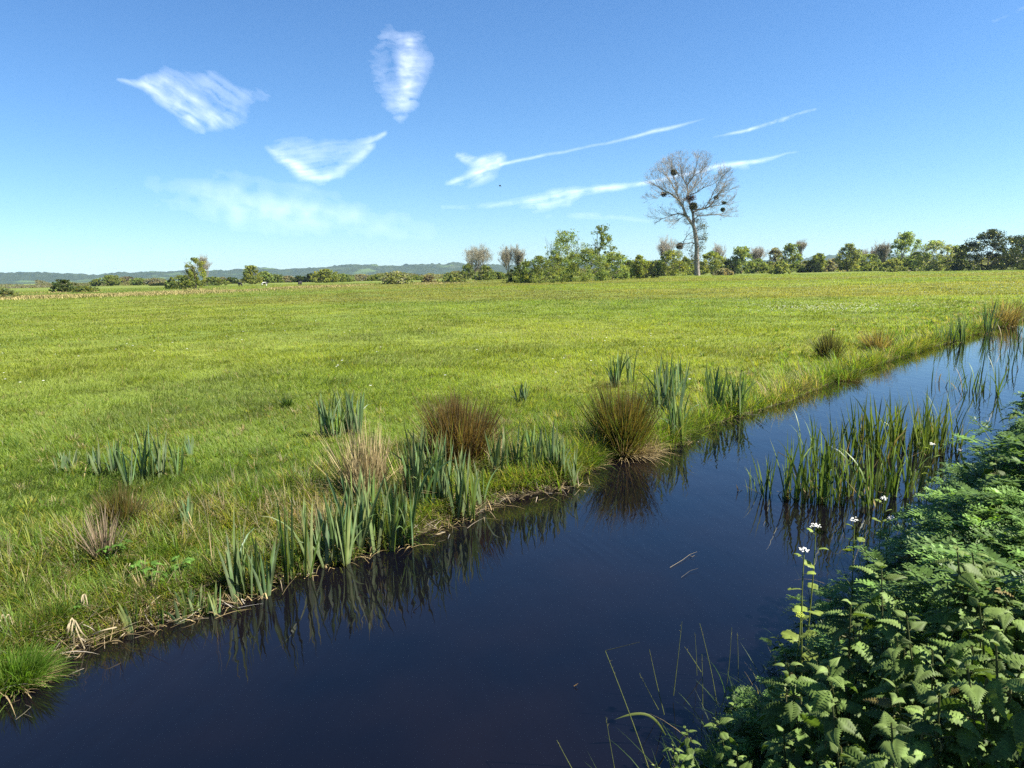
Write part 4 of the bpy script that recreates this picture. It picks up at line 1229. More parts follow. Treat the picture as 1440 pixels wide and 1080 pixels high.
IRISES = [
    (337, 846, 108, 26, 7, "broad upright iris with a curved outer leaf, nearest of those standing in water", 0.35),
    (360, 822, 84, 34, 11, "short iris clump in the water just behind the nearest broad one", 0.2),
    (396, 806, 112, 20, 6, "tall pale green iris of wide sunlit leaves beside the nearest ones", 0.05),
    (428, 796, 104, 18, 6, "narrow upright iris with one leaf bent over, second pale one along the waterline", 0.1),
    (457, 800, 84, 22, 10, "dark thin-leaved iris clump half in shade before the straw-coloured reeds", 0.35),
    (482, 788, 96, 26, 10, "leaning iris clump in front of the straw-coloured reeds", 0.15),
    (512, 782, 108, 36, 18, "dense tall iris clump at the corner below the straw-coloured reeds", 0.1),
    (549, 765, 104, 26, 11, "bright green iris clump on the mud spit", 0.0),
    (570, 758, 90, 30, 12, "dark narrow iris at the tip of the mud spit", 0.4),
    (592, 738, 108, 32, 18, "tall bluish iris clump below the rusty rush tussock", 0.35),
    (622, 728, 100, 34, 18, "wide iris clump with crossing leaves below the rusty rush tussock", 0.3),
    (652, 720, 90, 32, 14, "iris clump with drooping leaves under the sunny end of the rusty tussock", 0.25),
    (680, 718, 66, 14, 5, "small bright iris at the very edge of the water below the rusty tussock", 0.0),
    (699, 695, 70, 26, 13, "iris clump beside the foot of the rusty tussock", 0.2),
    (722, 688, 72, 26, 12, "iris clump just past the rusty tussock towards open water", 0.2),
    (744, 683, 66, 20, 9, "low iris clump second from the end of the point", 0.15),
    (770, 684, 70, 24, 11, "stiff iris clump next to the last one on the point", 0.15),
    (799, 682, 56, 26, 13, "last iris clump on the point, standing free in the water", 0.3),
    (462, 618, 60, 36, 16, "iris clump with arching tips in the grass behind the straw-coloured reeds", 0.45),
    (495, 612, 62, 34, 16, "bluish iris clump in the grass just before the rusty tussock", 0.45),
    (733, 566, 28, 24, 10, "small far iris clump alone in the meadow grass above the rusty tussock", 0.4),
    (862, 545, 48, 26, 13, "iris clump showing over the back of the big brown green tussock", 0.4),
    (890, 540, 44, 28, 13, "pale iris clump poking out at the top of the big brown green tussock", 0.3),
    (934, 596, 80, 34, 20, "tall dark iris clump beside the big brown green tussock", 0.45),
    (954, 562, 54, 30, 15, "fan of iris behind the tall dark clump beside the big tussock", 0.4),
    (957, 624, 62, 30, 15, "iris clump in the water's edge at the sunny foot of the big tussock", 0.1),
    (996, 540, 28, 12, 5, "pair of short iris leaves standing alone above the inlet", 0.4),
    (1012, 586, 60, 26, 12, "narrow iris clump, first of three at the inlet past the big tussock", 0.35),
    (1034, 584, 62, 28, 13, "dark upright iris clump, middle of three at the inlet", 0.4),
    (106, 662, 26, 42, 18, "low bluish iris growth in the grass, farthest to the left on the bank", 0.6),
    (146, 672, 44, 30, 13, "bluish iris clump in the grass, second from the left end of the bank", 0.55),
    (179, 690, 60, 10, 4, "single tall iris fan in front of the left bluish group", 0.35),
    (212, 676, 66, 34, 20, "largest iris clump in the grass of the left bluish group", 0.45),
    (243, 674, 48, 18, 9, "stiff iris clump at the sunny end of the left bluish group", 0.45),
    (270, 642, 30, 12, 4, "small iris fan on a straw-coloured stalk in the grass", 0.5),
    (266, 738, 38, 26, 8, "small iris in the grass halfway down the left bank", 0.2),
    (232, 888, 40, 46, 10, "thin young iris shoots standing in the shallow corner", 0.05),
    (285, 868, 42, 50, 12, "row of short young iris shoots in the water before the nearest broad iris", 0.1),
    (182, 892, 46, 12, 5, "small pair of green iris shoots rising from the dead reed mat", 0.0),
    (1346, 483, 34, 26, 14, "dark far iris clump on the bank before the bend of light water", 0.4),
    (1384, 471, 38, 26, 14, "farthest iris clump on the bank near the dry grass mound", 0.4),
    (1326, 484, 26, 20, 9, "little iris clump next to the dark far one", 0.3),
]
for i, (px, py, h, w, n, lab, bl) in enumerate(IRISES):
    iris(px, py, h, w, n, lab, i, bl)
iris(1040, 578, 44, 22, 6, "leaning iris clump slanting out over the inlet water, last of three", 90, 0.3, slant=0.75)


def tussock(px, py, hpx, wpx, n, label, cols, name="rush_tussock", cat="rush tussock", seed=0, wid=0.0035, spread=0.75, stiff=0.35, m_=None, dead=0.12, hmin=0.5):
    """A rush tussock: thin stems rising from one crown and fanning out."""
    rs = np.random.default_rng(seed + 700)
    b = rooted(px, py)
    H = metres(hpx, b); Wd = metres(wpx, b)
    root = thing(name, b, label, cat)
    a = rs.uniform(0, 2 * np.pi, n); r = np.sqrt(rs.random(n)) * Wd * 0.24
    P = np.stack([np.cos(a) * r, np.sin(a) * r, 0 * r], 1)
    nc = 9 if n > 100 else 1
    ca = rs.uniform(0, 2 * np.pi, nc); cr_ = rs.uniform(0.2, 1.0, nc) * Wd * 0.2 * (nc > 1); ch = rs.uniform(0.68, 1.06, nc); ct = rs.normal(0, 0.22, nc) * (nc > 1)
    kc = rs.integers(0, nc, n)
    own = rs.random(n) < 0.72
    P[own, :2] = (np.stack([np.cos(ca[kc]) * cr_[kc], np.sin(ca[kc]) * cr_[kc]], 1) + rs.normal(0, 0.05 * Wd, (n, 2)))[own]
    P[:, 2] = np.maximum(ground_z(b[0] + P[:, 0], b[1] + P[:, 1]), 0) - b[2] - 0.02
    h = H * rs.uniform(hmin, 1.08, n)
    h = np.where(own, h * ch[kc], h * rs.uniform(0.6, 1.05, n))
    r = np.hypot(P[:, 0], P[:, 1]); a = np.arctan2(P[:, 1], P[:, 0]) + rs.normal(0, 0.5, n)
    lean = r / (Wd * 0.24) * spread * rs.uniform(0.15, 1.15, n) + np.where(own, ct[kc], 0) + rs.normal(0, 0.10, n)
    c = np.array(cols)[np.where(rs.random(n) < 0.5, kc, rs.integers(0, 9, n)) % len(cols)] * rs.uniform(0.6, 1.35, (n, 1))
    w = (wid + 0.0003 * np.linalg.norm(b - CAM)) * rs.uniform(0.7, 1.4, n)
    mm = MB()
    V, f, C = blades(P, h, w, a + rs.normal(0, 0.4, n), lean, rs.uniform(0, stiff, n), c, 5, np.array([1, 1, .9, .7, 0]), face=rs.uniform(0, np.pi, n), tipcol=np.array(cols[0]) * 1.2)
    mm.add(V, f, C)
    mm.build("stems", m_ or M_GRASS, root)
    nd = int(n * dead)
    if nd:
        dm = MB()
        a = rs.uniform(0, 2 * np.pi, nd); r = rs.uniform(0.1, 0.3, nd) * Wd
        P = np.stack([np.cos(a) * r, np.sin(a) * r, 0 * r], 1); P[:, 2] = np.maximum(ground_z(b[0] + P[:, 0], b[1] + P[:, 1]), 0) - b[2]
        V, f, C = blades(P, H * rs.uniform(0.3, 0.7, nd), w[:nd] * 1.3, a, rs.uniform(0.7, 1.3, nd), rs.uniform(0, 1.0, nd), np.array([0.34, 0.26, 0.13]) * rs.uniform(0.5, 1.2, (nd, 1)), 5)
        dm.add(V, f, C)
        dm.build("dead_stems", M_DRY, root)["kind"] = "stuff"
    return root


RUST = [(0.145, 0.092, 0.045), (0.12, 0.078, 0.036), (0.10, 0.10, 0.035), (0.17, 0.115, 0.058), (0.085, 0.10, 0.03)]
GRBR = [(0.125, 0.085, 0.034), (0.060, 0.080, 0.022), (0.085, 0.095, 0.026), (0.10, 0.085, 0.03), (0.075, 0.10, 0.026)]
STRAW = [(0.40, 0.32, 0.17), (0.33, 0.26, 0.13), (0.24, 0.19, 0.09)]
tussock(645, 655, 104, 126, 2600, "rusty brown rush tussock behind the irises, biggest of the reddish ones", RUST, seed=1, spread=0.5, stiff=0.22)
tussock(876, 636, 110, 88, 2200, "big brown green rush tussock bulging over the water at the inlet", GRBR, seed=2, spread=0.5, stiff=0.22, dead=0.18)
tussock(1166, 506, 42, 40, 800, "grey green rush tussock leaning over the far bank on its own", [(0.085, 0.085, 0.04), (0.12, 0.11, 0.05), (0.06, 0.07, 0.028)], seed=3)
tussock(172, 742, 62, 66, 700, "small brownish rush tussock in the grass below the left iris group", [(0.14, 0.11, 0.04), (0.09, 0.11, 0.03), (0.17, 0.12, 0.05)], seed=4)
tussock(1236, 497, 42, 60, 500, "dry straw and brown grass mound on the far bank after the leaning tussock", [(0.26, 0.19, 0.10), (0.18, 0.13, 0.06), (0.12, 0.13, 0.03)], seed=5, name="grass_mound", cat="grass mound", stiff=1.2)
tussock(1408, 458, 40, 60, 500, "dry brown grass mound hanging over the far water at the picture's right border", [(0.24, 0.18, 0.10), (0.16, 0.12, 0.06), (0.11, 0.12, 0.03)], seed=6, name="grass_mound", cat="grass mound", stiff=1.4)
tussock(516, 705, 122, 100, 560, "stand of dead straw-coloured reeds behind the waterside irises", STRAW, seed=7, name="dead_reed_stand", cat="reeds", wid=0.004, spread=0.16, stiff=0.2, m_=M_DRY, hmin=0.35)
tussock(452, 764, 92, 40, 130, "thin straw-coloured reed stand among the irises before the big straw stand", STRAW, seed=21, name="dead_reed_stand", cat="reeds", wid=0.003, spread=0.3, stiff=0.4, m_=M_DRY, hmin=0.3)
tussock(576, 705, 96, 46, 160, "straw-coloured reed stand between the big straw stand and the rusty tussock", STRAW, seed=22, name="dead_reed_stand", cat="reeds", wid=0.003, spread=0.3, stiff=0.5, m_=M_DRY, hmin=0.3)
tussock(905, 640, 44, 70, 260, "straw-coloured dead growth spilling from the sunny foot of the big tussock", STRAW, seed=23, name="dead_reed_stand", cat="reeds", wid=0.003, spread=0.9, stiff=0.9, m_=M_DRY, hmin=0.3)
tussock(205, 838, 52, 80, 160, "grey straw heap over the dead reed mat on the left bank", STRAW, seed=24, name="dead_reed_stand", cat="reeds", wid=0.003, spread=1.1, stiff=0.8, m_=M_DRY, hmin=0.3, dead=0.5)
tussock(700, 660, 60, 60, 150, "small straw-coloured reed stand at the sunny end of the rusty tussock", STRAW, seed=8, name="dead_reed_stand", cat="reeds", wid=0.004, spread=0.5, stiff=0.6, m_=M_DRY)
tussock(150, 800, 76, 34, 130, "bunch of grey dead stems on the left bank above the folded pale reeds", [(0.26, 0.20, 0.13), (0.18, 0.13, 0.08)], seed=9, name="dead_reed_stand", cat="reeds", wid=0.004, spread=0.3, stiff=0.6, m_=M_DRY, dead=0.4)
tussock(300, 805, 130, 18, 7, "few tall thin dead stalks rising alone left of the nearest broad iris", STRAW, seed=10, name="dead_reed_stand", cat="reeds", wid=0.003, spread=0.12, stiff=0.2, m_=M_DRY, dead=0)
tussock(404, 574, 20, 16, 160, "dark green tuft of coarse grass alone in the open meadow", [(0.03, 0.06, 0.012), (0.045, 0.085, 0.016)], seed=11, name="grass_tuft", cat="grass tuft", stiff=0.9, dead=0, wid=0.006)
tussock(18, 946, 56, 86, 1500, "bright green grass tuft hanging into the water at the left border", [(0.11, 0.20, 0.025), (0.08, 0.16, 0.02), (0.15, 0.22, 0.04)], seed=12, name="grass_tuft", cat="grass tuft", stiff=1.5, spread=0.9, dead=0.15)
tussock(70, 908, 42, 76, 800, "second grass tuft along the water, beside the folded pale reeds", [(0.10, 0.18, 0.025), (0.13, 0.19, 0.035), (0.20, 0.18, 0.06)], seed=13, name="grass_tuft", cat="grass tuft", stiff=1.5, spread=1.0, dead=0.2)
tussock(1190, 536, 26, 60, 500, "grassy lump at the waterline under the grey green leaning tussock", [(0.10, 0.16, 0.025), (0.16, 0.16, 0.04)], seed=14, name="grass_tuft", cat="grass tuft", stiff=1.4, spread=1.0)
tussock(820, 650, 40, 90, 900, "lush grass lump between the last iris point and the big tussock", [(0.09, 0.17, 0.02), (0.07, 0.14, 0.018), (0.14, 0.17, 0.035)], seed=15, name="grass_tuft", cat="grass tuft", stiff=1.4, spread=1.0)

# folded dead reeds, each a pale leaf snapped over at the top
DEAD = [
    ([[(120, 914), (108, 888), (101, 864), (96, 888), (88, 918)], [(104, 914), (104, 890), (100, 870), (94, 884), (92, 900)], [(99, 914), (101, 884), (104, 868), (114, 890), (126, 900)]], "largest bundle of folded white dead reeds at the left waterline", 0.018),
    ([[(116, 868), (117, 845), (119, 832), (123, 848), (125, 868)], [(120, 866), (118, 848), (117, 833), (114, 846), (115, 858)]], "smaller folded white dead reed standing just behind the largest bundle", 0.015),
    ([[(108, 868), (113, 882), (120, 892), (124, 896)]], "thin curved dead reed arching between the two folded bundles", 0.010),
    ([[(166, 822), (172, 806), (179, 792)], [(172, 824), (177, 808), (183, 792)]], "pair of straight pale dead reeds leaning on the bank", 0.012),
    ([[(179, 826), (184, 836), (189, 845)]], "short pale reed stub slanting down to the mat", 0.012),
    ([[(272, 788), (290, 794), (311, 801)]], "pale dead reed lying across the bank pointing at the nearest iris", 0.016),
    ([[(312, 787), (322, 789), (333, 792)]], "white broken reed end beside the nearest broad iris", 0.014),
    ([[(4, 890), (8, 868), (12, 862), (18, 878)], [(8, 890), (7, 870), (4, 862), (0, 874)]], "folded pale dead reed on the grass at the left border", 0.013),
    ([[(186, 824), (200, 838), (217, 846)]], "tawny dead reed lying over the mat towards the water", 0.016),
    ([[(160, 905), (172, 893), (176, 890)]], "bent brown dead reed stuck in the shallow water", 0.012),
    ([[(130, 892), (145, 886), (164, 882)]], "long tan dead reed floating flat in the shallow corner", 0.018),
    ([[(600, 760), (612, 752), (626, 748)]], "pale reed fragment on the mud below the tall bluish iris", 0.014),
    ([[(660, 648), (672, 656), (676, 672), (680, 700)]], "dead straw leaf drooping over the irises below the rusty tussock", 0.014),
]
for segs_px, lab, w in DEAD:
    base = rooted(*segs_px[0][0])
    mm = MB()
    for pl in segs_px:
        pts = []
        for k, (x, y) in enumerate(pl):
            q = at_y(np.array([float(x)]), np.array([float(y)]), base[1] + 0.02 * k * (-1) ** k)[0]
            pts.append(q)
        ribbon(mm, smooth_path(pts, 3 * len(pl)), w * 0.42, np.array((0.33, 0.27, 0.165)), taper=False)
    o = mm.build("dead_reed", M_DRY, None, base, loc=base)
    tag(o, lab, "dead reed")

# ------------------------------------------------------------------ reeds standing in the water
def reeds(px, py, hpx, wpx, n, label, seed=0, yel=0.0, floating=False):
    rs = np.random.default_rng(seed + 1500)
    b = at_z(np.array([float(px)]), np.array([float(py)]), 0.0)[0]
    n = int(n * 1.15)
    H = metres(hpx, b); Wd = metres(wpx, b)
    root = thing("reed_plant", b, label, "reeds", "green reeds standing in the ditch water")
    P = np.stack([rs.normal(0, 0.3, n) * Wd, rs.normal(0, 0.3, n) * min(Wd, 0.35), np.full(n, -0.05)], 1)
    h = (H + 0.05) * rs.uniform(0.45, 1.06, n)
    c = (np.array([0.095, 0.150, 0.034]) * (1 - yel) + np.array([0.19, 0.215, 0.042]) * yel) * rs.uniform(0.55, 1.5, (n, 1))
    dd = rs.random(n) < 0.06; c[dd] = np.array([0.30, 0.22, 0.10])
    w = (0.013 + 0.009 * H) * rs.uniform(0.6, 1.3, n)
    mm = MB()
    V, f, C = blades(P, h, w, rs.uniform(0, 2 * np.pi, n), rs.uniform(0, 0.26, n), np.where(rs.random(n) < 0.25, rs.uniform(0.4, 1.8, n), rs.uniform(0, 0.3, n)), c, 7, np.array([.7, .9, 1, .95, .75, .45, 0]), face=rs.uniform(0, np.pi, n), fold=0.2, tipcol=(0.11, 0.11, 0.03), bendpow=2.0)
    mm.add(V, f, C)
    mm.build("leaves", M_REED, root)
    nd = max(2, n // 6)
    dm = MB()
    P = np.stack([rs.normal(0, 0.35, nd) * Wd, rs.normal(0, 0.3, nd) * min(Wd, 0.35), np.full(nd, -0.01)], 1)
    V, f, C = blades(P, h[:nd] * 0.5, w[:nd] * 0.8, rs.uniform(0, 6.28, nd), rs.uniform(0.4, 1.2, nd), rs.uniform(0, 0.5, nd), np.array([0.17, 0.13, 0.05]) * rs.uniform(0.4, 1.3, (nd, 1)), 5)
    dm.add(V, f, C)
    dm.build("dead_leaf", M_DRY, root)["kind"] = "stuff"


REEDS = [
    (1050, 690, 46, 18, 5, "sparse pair of bent reed blades, outermost of the reed bed towards open water", 0.1),
    (1076, 696, 62, 24, 11, "outer reed clump with a curved blade at the open end of the reed bed", 0.1),
    (1109, 700, 92, 22, 22, "dense upright reed clump at the front of the bed, first from open water", 0.1),
    (1133, 692, 74, 20, 15, "slim reed clump just behind the first dense front clump", 0.15),
    (1160, 706, 98, 36, 36, "widest dark reed clump at the front of the bed", 0.1),
    (1190, 696, 86, 26, 20, "reed clump with yellowish feet in the middle of the bed's front", 0.35),
    (1219, 712, 94, 24, 18, "black-footed reed clump near the white mustard flowers", 0.05),
    (1138, 650, 70, 24, 15, "reed clump with long tips behind the front row", 0.1),
    (1172, 646, 66, 30, 20, "thin reed clump behind the widest dark one", 0.2),
    (1206, 640, 78, 34, 30, "tall back row reed clump with a dark seed head look at its tip", 0.2),
    (1240, 640, 82, 46, 52, "broad yellow green reed clump, thickest of the back row", 0.45),
    (1284, 634, 78, 36, 38, "yellow green reed clump second of the back row", 0.4),
    (1330, 630, 70, 46, 46, "reed clump of the back row touching the leafy near bank", 0.3),
    (1238, 690, 62, 24, 12, "loose reed clump growing out of a tawny floating mat", 0.4),
    (1262, 700, 86, 24, 15, "crossing reed blades between the bed and the leafy near bank", 0.1),
    (1283, 690, 78, 20, 12, "reed blades close against the leafy near bank", 0.1),
    (1262, 606, 44, 40, 14, "few slender reed tips rising behind the back row", 0.15),
    (1306, 640, 60, 20, 14, "short reed clump squeezed between two of the back row", 0.3),
    (1320, 538, 26, 18, 6, "tiny sparse reed tuft farthest out in the light water", 0.0),
    (1341, 546, 34, 20, 8, "second sparse reed tuft in the light water", 0.0),
    (1364, 550, 52, 26, 14, "tallest sparse reed tuft in the light water with one long blade", 0.0),
    (1380, 548, 24, 14, 7, "short reed tuft hugging the tallest sparse one", 0.0),
    (1398, 556, 50, 10, 7, "narrow dark reed clump at the corner of the leafy near bank", 0.0),
    (1402, 492, 26, 26, 8, "thin reeds far along the ditch, first of the distant scatter", 0.0),
    (1424, 486, 32, 26, 11, "thin reeds far along the ditch, in the middle of the distant scatter", 0.0),
    (1438, 478, 36, 24, 11, "thin reeds far along the ditch cut by the picture's right border", 0.0),
    (1416, 520, 34, 30, 11, "thin reeds in the light water just beyond the leafy near bank", 0.0),
]
for i, (px, py, h, w, n, lab, ye) in enumerate(REEDS):
    reeds(px, py, h, w, n, lab, i, ye)

# ------------------------------------------------------------------ leafy plants
def toothed_leaf(mb, base, direction, length, width, col, droop=0.6, rows=13, kind="nettle", roll=0.0, fold=0.25, teeth=0.2, pleat=0.07):
    """One pleated leaf with a toothed margin, drooping towards its tip."""
    d = np.asarray(direction, float); d /= np.linalg.norm(d)
    side = np.cross(d, (0, 0, 1.0)); side /= max(np.linalg.norm(side), 1e-6)
    up = np.cross(side, d)
    side, up = side * math.cos(roll) + up * math.sin(roll), up * math.cos(roll) - side * math.sin(roll)
    t = np.linspace(0, 1, rows)
    ang = droop * t * t * 1.1
    st = length / (rows - 1)
    cx = np.concatenate([[0], np.cumsum(np.cos(ang[1:]) * st)]); cz = -np.concatenate([[0], np.cumsum(np.sin(ang[1:]) * st)])
    if kind == "heart":
        w = width / 2 * np.clip(1.25 * np.sin(np.pi * np.clip(t * 0.78 + 0.22, 0, 1)) ** 0.8, 0, 1)
    elif kind == "lance":
        w = width / 2 * np.sin(np.pi * t ** 0.85) ** 0.9
    else:
        w = width / 2 * np.where(t < 0.27, (t / 0.27) ** 0.6, np.clip(1 - (t - 0.27) / 0.73, 0, 1) ** 1.05)
    odd = (np.arange(rows) % 2).astype(float)
    we = w * (1 + teeth * (odd - 0.5))
    zi = odd * pleat * width
    B = np.asarray(base, float)

    def row(f, ww, zz, sh):
        return B + d * (cx + sh)[:, None] + side * (ww * f)[:, None] + up * (cz + zz)[:, None]
    sh = odd * st * 0.5
    lift = fold * w
    V = np.stack([row(-1, we, lift * 0.5 - zi * 0.6, sh), row(-0.5, w, lift * 0.9 + zi, sh * 0.5), row(0, w, 0 * w, 0 * sh), row(0.5, w, lift * 0.9 + zi, sh * 0.5), row(1, we, lift * 0.5 - zi * 0.6, sh)], 1)
    q = []
    for r in range(rows - 1):
        for c in range(4):
            q.append([5 * r + c, 5 * r + c + 1, 5 * r + c + 6, 5 * r + c + 5])
    C = np.tile(np.asarray(col, float), (rows, 5, 1))
    C[:, 2] *= 1.25
    mb.add(V.reshape(-1, 3), [q], C.reshape(-1, 3))


def stem_tube(mb, pts, r0, r1, col, sides=6):
    pts = np.asarray(pts, float); k = np.linspace(r0, r1, len(pts))
    segs(mb, pts[:-1], pts[1:], k[:-1], k[1:], np.asarray(col), sides)


def nettle_meshes(seed):
    rs = np.random.default_rng(seed)
    H = rs.uniform(0.55, 0.72)
    lx, ly = rs.normal(0, 0.06, 2)
    t = np.linspace(0, 1, 7)
    path = np.stack([lx * t ** 2, ly * t ** 2, H * t], 1)
    st, lf = MB(), MB()
    stem_tube(st, path, 0.0042, 0.0022, (0.07, 0.085, 0.03))
    a0 = rs.uniform(0, np.pi)
    zs = [0.26, 0.40, 0.52, 0.62, 0.70, 0.77, 0.835, 0.89, 0.94, 0.985]
    for k, zf in enumerate(zs):
        p = np.array([np.interp(zf, t, path[:, i]) for i in range(3)])
        for sgn in (0, np.pi):
            a = a0 + k * np.pi / 2 + sgn + rs.normal(0, 0.22)
            f = k / (len(zs) - 1)
            Ls = rs.uniform(0.8, 1.1) * (0.118 if k < 8 else 0.085 if k == 8 else 0.045) * rs.uniform(0.8, 1.15) * (0.9 if k == 7 else 1)
            el = rs.uniform(-0.65, 0.25) + (0.7 if k == 9 else 0.25 if k == 8 else 0)
            d = np.array([math.cos(a) * math.cos(el), math.sin(a) * math.cos(el), math.sin(el)])
            pet = p + d * 0.025 * (1 - f * 0.7)
            stem_tube(st, [p, pet], 0.0014, 0.0012, (0.09, 0.10, 0.035), 4)
            young = f ** 3
            c = (np.array([0.080, 0.132, 0.026]) * (1 - young) + np.array([0.125, 0.175, 0.048]) * young) * rs.uniform(0.6, 1.4)
            if rs.random() < 0.012:
                c = np.array([0.16, 0.13, 0.04])
            toothed_leaf(lf, pet, d, Ls, Ls * 0.55, c, droop=rs.uniform(0.4, 1.3), roll=rs.normal(0, 0.35), teeth=0.25, pleat=0.10, rows=25)
    # greenish flower tassels below the top pairs
    if seed % 2:
        for k in range(4):
            p = np.array([np.interp(0.84, t, path[:, i]) for i in range(3)])
            a = a0 + k * np.pi / 2 + 0.8
            q = p + np.array([math.cos(a) * .03, math.sin(a) * .03, 0.008])
            stem_tube(st, [p, q, q + (0, 0, -0.018)], 0.002, 0.003, (0.14, 0.14, 0.06), 4)
    return st, lf


def frond(mb, base, a, el, length, col, rs):
    """A ferny twice-divided leaf."""
    d = np.array([math.cos(a) * math.cos(el), math.sin(a) * math.cos(el), math.sin(el)])
    side = np.array([-math.sin(a), math.cos(a), 0.0])
    n = 9
    t = np.linspace(0, 1, n)
    drp = rs.uniform(0.2, 0.75)
    ax = base + d * (t * length)[:, None] + np.array([0, 0, -1.0]) * (drp * length * t ** 2)[:, None]
    stem_tube(mb, ax, 0.0022, 0.0008, np.asarray(col) * 1.1, 4)
    Lf, Cl = [], []
    for k in range(2, n):
        pl = length * 0.52 * (1 - (t[k] - 0.22) / 0.82) ** 0.9
        if pl < 0.01:
            pl = 0.012
        for s in (-1, 1):
            pd = side * s * 0.86 + d * 0.5 + np.array([0, 0, rs.uniform(-0.4, 0.35)])
            pd /= np.linalg.norm(pd)
            m_ = max(3, int(pl / 0.013))
            for j in range(m_):
                f = (j + 0.6) / m_
                c = ax[k] + pd * pl * f + np.array([0, 0, -0.12 * pl * f * f])
                ll = 0.5 * pl * (1 - f) ** 0.7 * 0.62 + 0.008
                for s2 in (-1, 1):
                    ld = np.cross(pd, (0, 0, 1.0)) * s2 * 0.8 + pd * 0.62 + np.array([0, 0, rs.uniform(-.45, .45)])
                    ld /= np.linalg.norm(ld)
                    nn = np.cross(ld, (0, 0, 1.0)); nn /= np.linalg.norm(nn)
                    w = ll * 0.24
                    Lf.append([c, c + ld * ll * .35 - nn * w, c + ld * ll * .6 - nn * w * .55, c + ld * ll * .75 - nn * w * .75 , c + ld * ll, c + ld * ll * .75 + nn * w * .75, c + ld * ll * .6 + nn * w * .55, c + ld * ll * .35 + nn * w])
                    Cl.append(np.asarray(col) * rs.uniform(0.8, 1.2))
    V = np.array(Lf); m = len(V)
    o = (np.arange(m) * 8)[:, None]
    mb.add(V.reshape(-1, 3), [np.concatenate([o + np.array([[0, 1, 2, 6]]), o + np.array([[2, 3, 5, 6]])]), np.concatenate([o + np.array([[0, 6, 7]]), o + np.array([[3, 4, 5]])])], np.repeat(np.array(Cl), 8, 0))


def parsley_meshes(seed):
    rs = np.random.default_rng(seed + 50)
    st, lf = MB(), MB()
    H = rs.uniform(0.32, 0.5)
    n = 10
    for k in range(n):
        a = 2 * np.pi * k / n + rs.normal(0, 0.3)
        h = H * rs.uniform(0.5, 1.0)
        r = rs.uniform(0.03, 0.12)
        b = np.array([math.cos(a) * r, math.sin(a) * r, h])
        stem_tube(st, [(0, 0, 0), (math.cos(a) * r * 0.35, math.sin(a) * r * 0.35, h * 0.6), b], 0.0035, 0.002, (0.085, 0.12, 0.03), 5)
        c = np.array([0.115, 0.200, 0.042]) * rs.uniform(0.65, 1.45)
        frond(lf, b, a, rs.uniform(-0.25, 1.0), rs.uniform(0.15, 0.28), c, rs)
    return st, lf


def proto(kind, meshes, m_leaf, label, cat, group):
    st, lf = meshes
    o = thing(kind, (0, 0, 0), label, cat, group)
    st.build("stem", M_HERB, o)
    lf.build("foliage", m_leaf, o)
    return o


def near_point(u, q):
    """On the near bank: u along the ditch, q metres back from its waterline."""
    v = float(vnear(np.array([u]))[0]) - q
    x = u * D[0] + v * N2[0]; y = u * D[1] + v * N2[1]
    return np.array([x, y, float(ground_z(np.array([x]), np.array([y]))[0])])


def to_px(p):
    w = np.asarray(p, float) - CAM
    f = w @ F
    return np.array([W0 / 2 + FPX * (w @ RT) / f, H0 / 2 - FPX * (w @ UP) / f, f])


rp = random.Random(5)
NET = [proto("nettle_plant", nettle_meshes(s), M_NETTLE, "stinging nettle with toothed leaves in the dense patch on the near bank", "nettle", "stinging nettles on the near bank") for s in range(12)]
PAR = [proto("cow_parsley", parsley_meshes(s), M_HERB, "ferny leaved cow parsley growing among the nettles on the near bank", "cow parsley", "cow parsley on the near bank") for s in range(4)]
used = {}


def put(protos, p, rz, sc, tilt=(0, 0)):
    k = rp.randrange(len(protos))
    o = protos[k]
    if used.get(id(o)):
        c = copy_tree(o)
    else:
        c = o; used[id(o)] = 1
    c.location = [float(v) for v in p]
    c.rotation_euler = (tilt[0], tilt[1], rz)
    c.scale = (sc, sc, sc)
    return c


def is_fern(u, q, rnd):
    """Cow parsley fills the middle of the bank, nettles the near and the far part."""
    k = fbm(np.array([u * 0.9 + 4]), np.array([q * 1.1]), 2)[0]
    mid = float(sstep(2.3, 3.1, u)) * (0.85 - 0.35 * float(sstep(5.0, 7.5, u)))
    return k + rnd.uniform(-0.12, 0.12) < 0.18 + 0.66 * mid


n_net = n_par = 0
u = -0.6
while u < 16:
    q = -0.08
    stp = 0.115 + 0.005 * max(u, 0) + 0.026 * max(u - 2.5, 0)
    while q < 3.0:
        uu, qq = u + rp.uniform(-.07, .07), q + rp.uniform(-.07, .07)
        p = near_point(uu, qq)
        f = to_px(p + np.array([0, 0, 0.6]))
        dist = math.hypot(p[0], p[1])
        if f[2] > 0.5 and -60 < f[0] < 1620 and f[1] < 1330 and dist > 1.62:
            edge = float(sstep(-0.05, 0.5, qq))
            leanout = (1 - edge) * 0.35
            tl = (D[0] * 0 + N2[1] * -leanout, N2[0] * leanout)
            fern = is_fern(uu, qq, rp)
            if uu < 2.0 and qq < (0.30 if fern else 0.12):
                pass
            elif fern and n_par < 200:
                if rp.random() < 0.75:
                    put(PAR, p, rp.uniform(0, 6.28), rp.uniform(0.85, 1.25) * (0.60 + 0.50 * edge) * (1 + 0.25 * float(sstep(3.5, 7, uu)) * (0.5 + 0.5 * float(sstep(0.2, 0.9, qq)))), tl); n_par += 1
            elif not fern and n_net < 298:
                put(NET, p, rp.uniform(0, 6.28), rp.uniform(0.78, 1.12) * (0.50 + 0.50 * edge) * (1.05 + 0.22 * float(sstep(3, 7.0, uu)) * (0.4 + 0.6 * float(sstep(0.2, 0.9, qq)))), (tl[0] + rp.gauss(0, .06), tl[1] + rp.gauss(0, .06))); n_net += 1
        q += stp
    u += stp
print("nettles", n_net, "parsley", n_par)


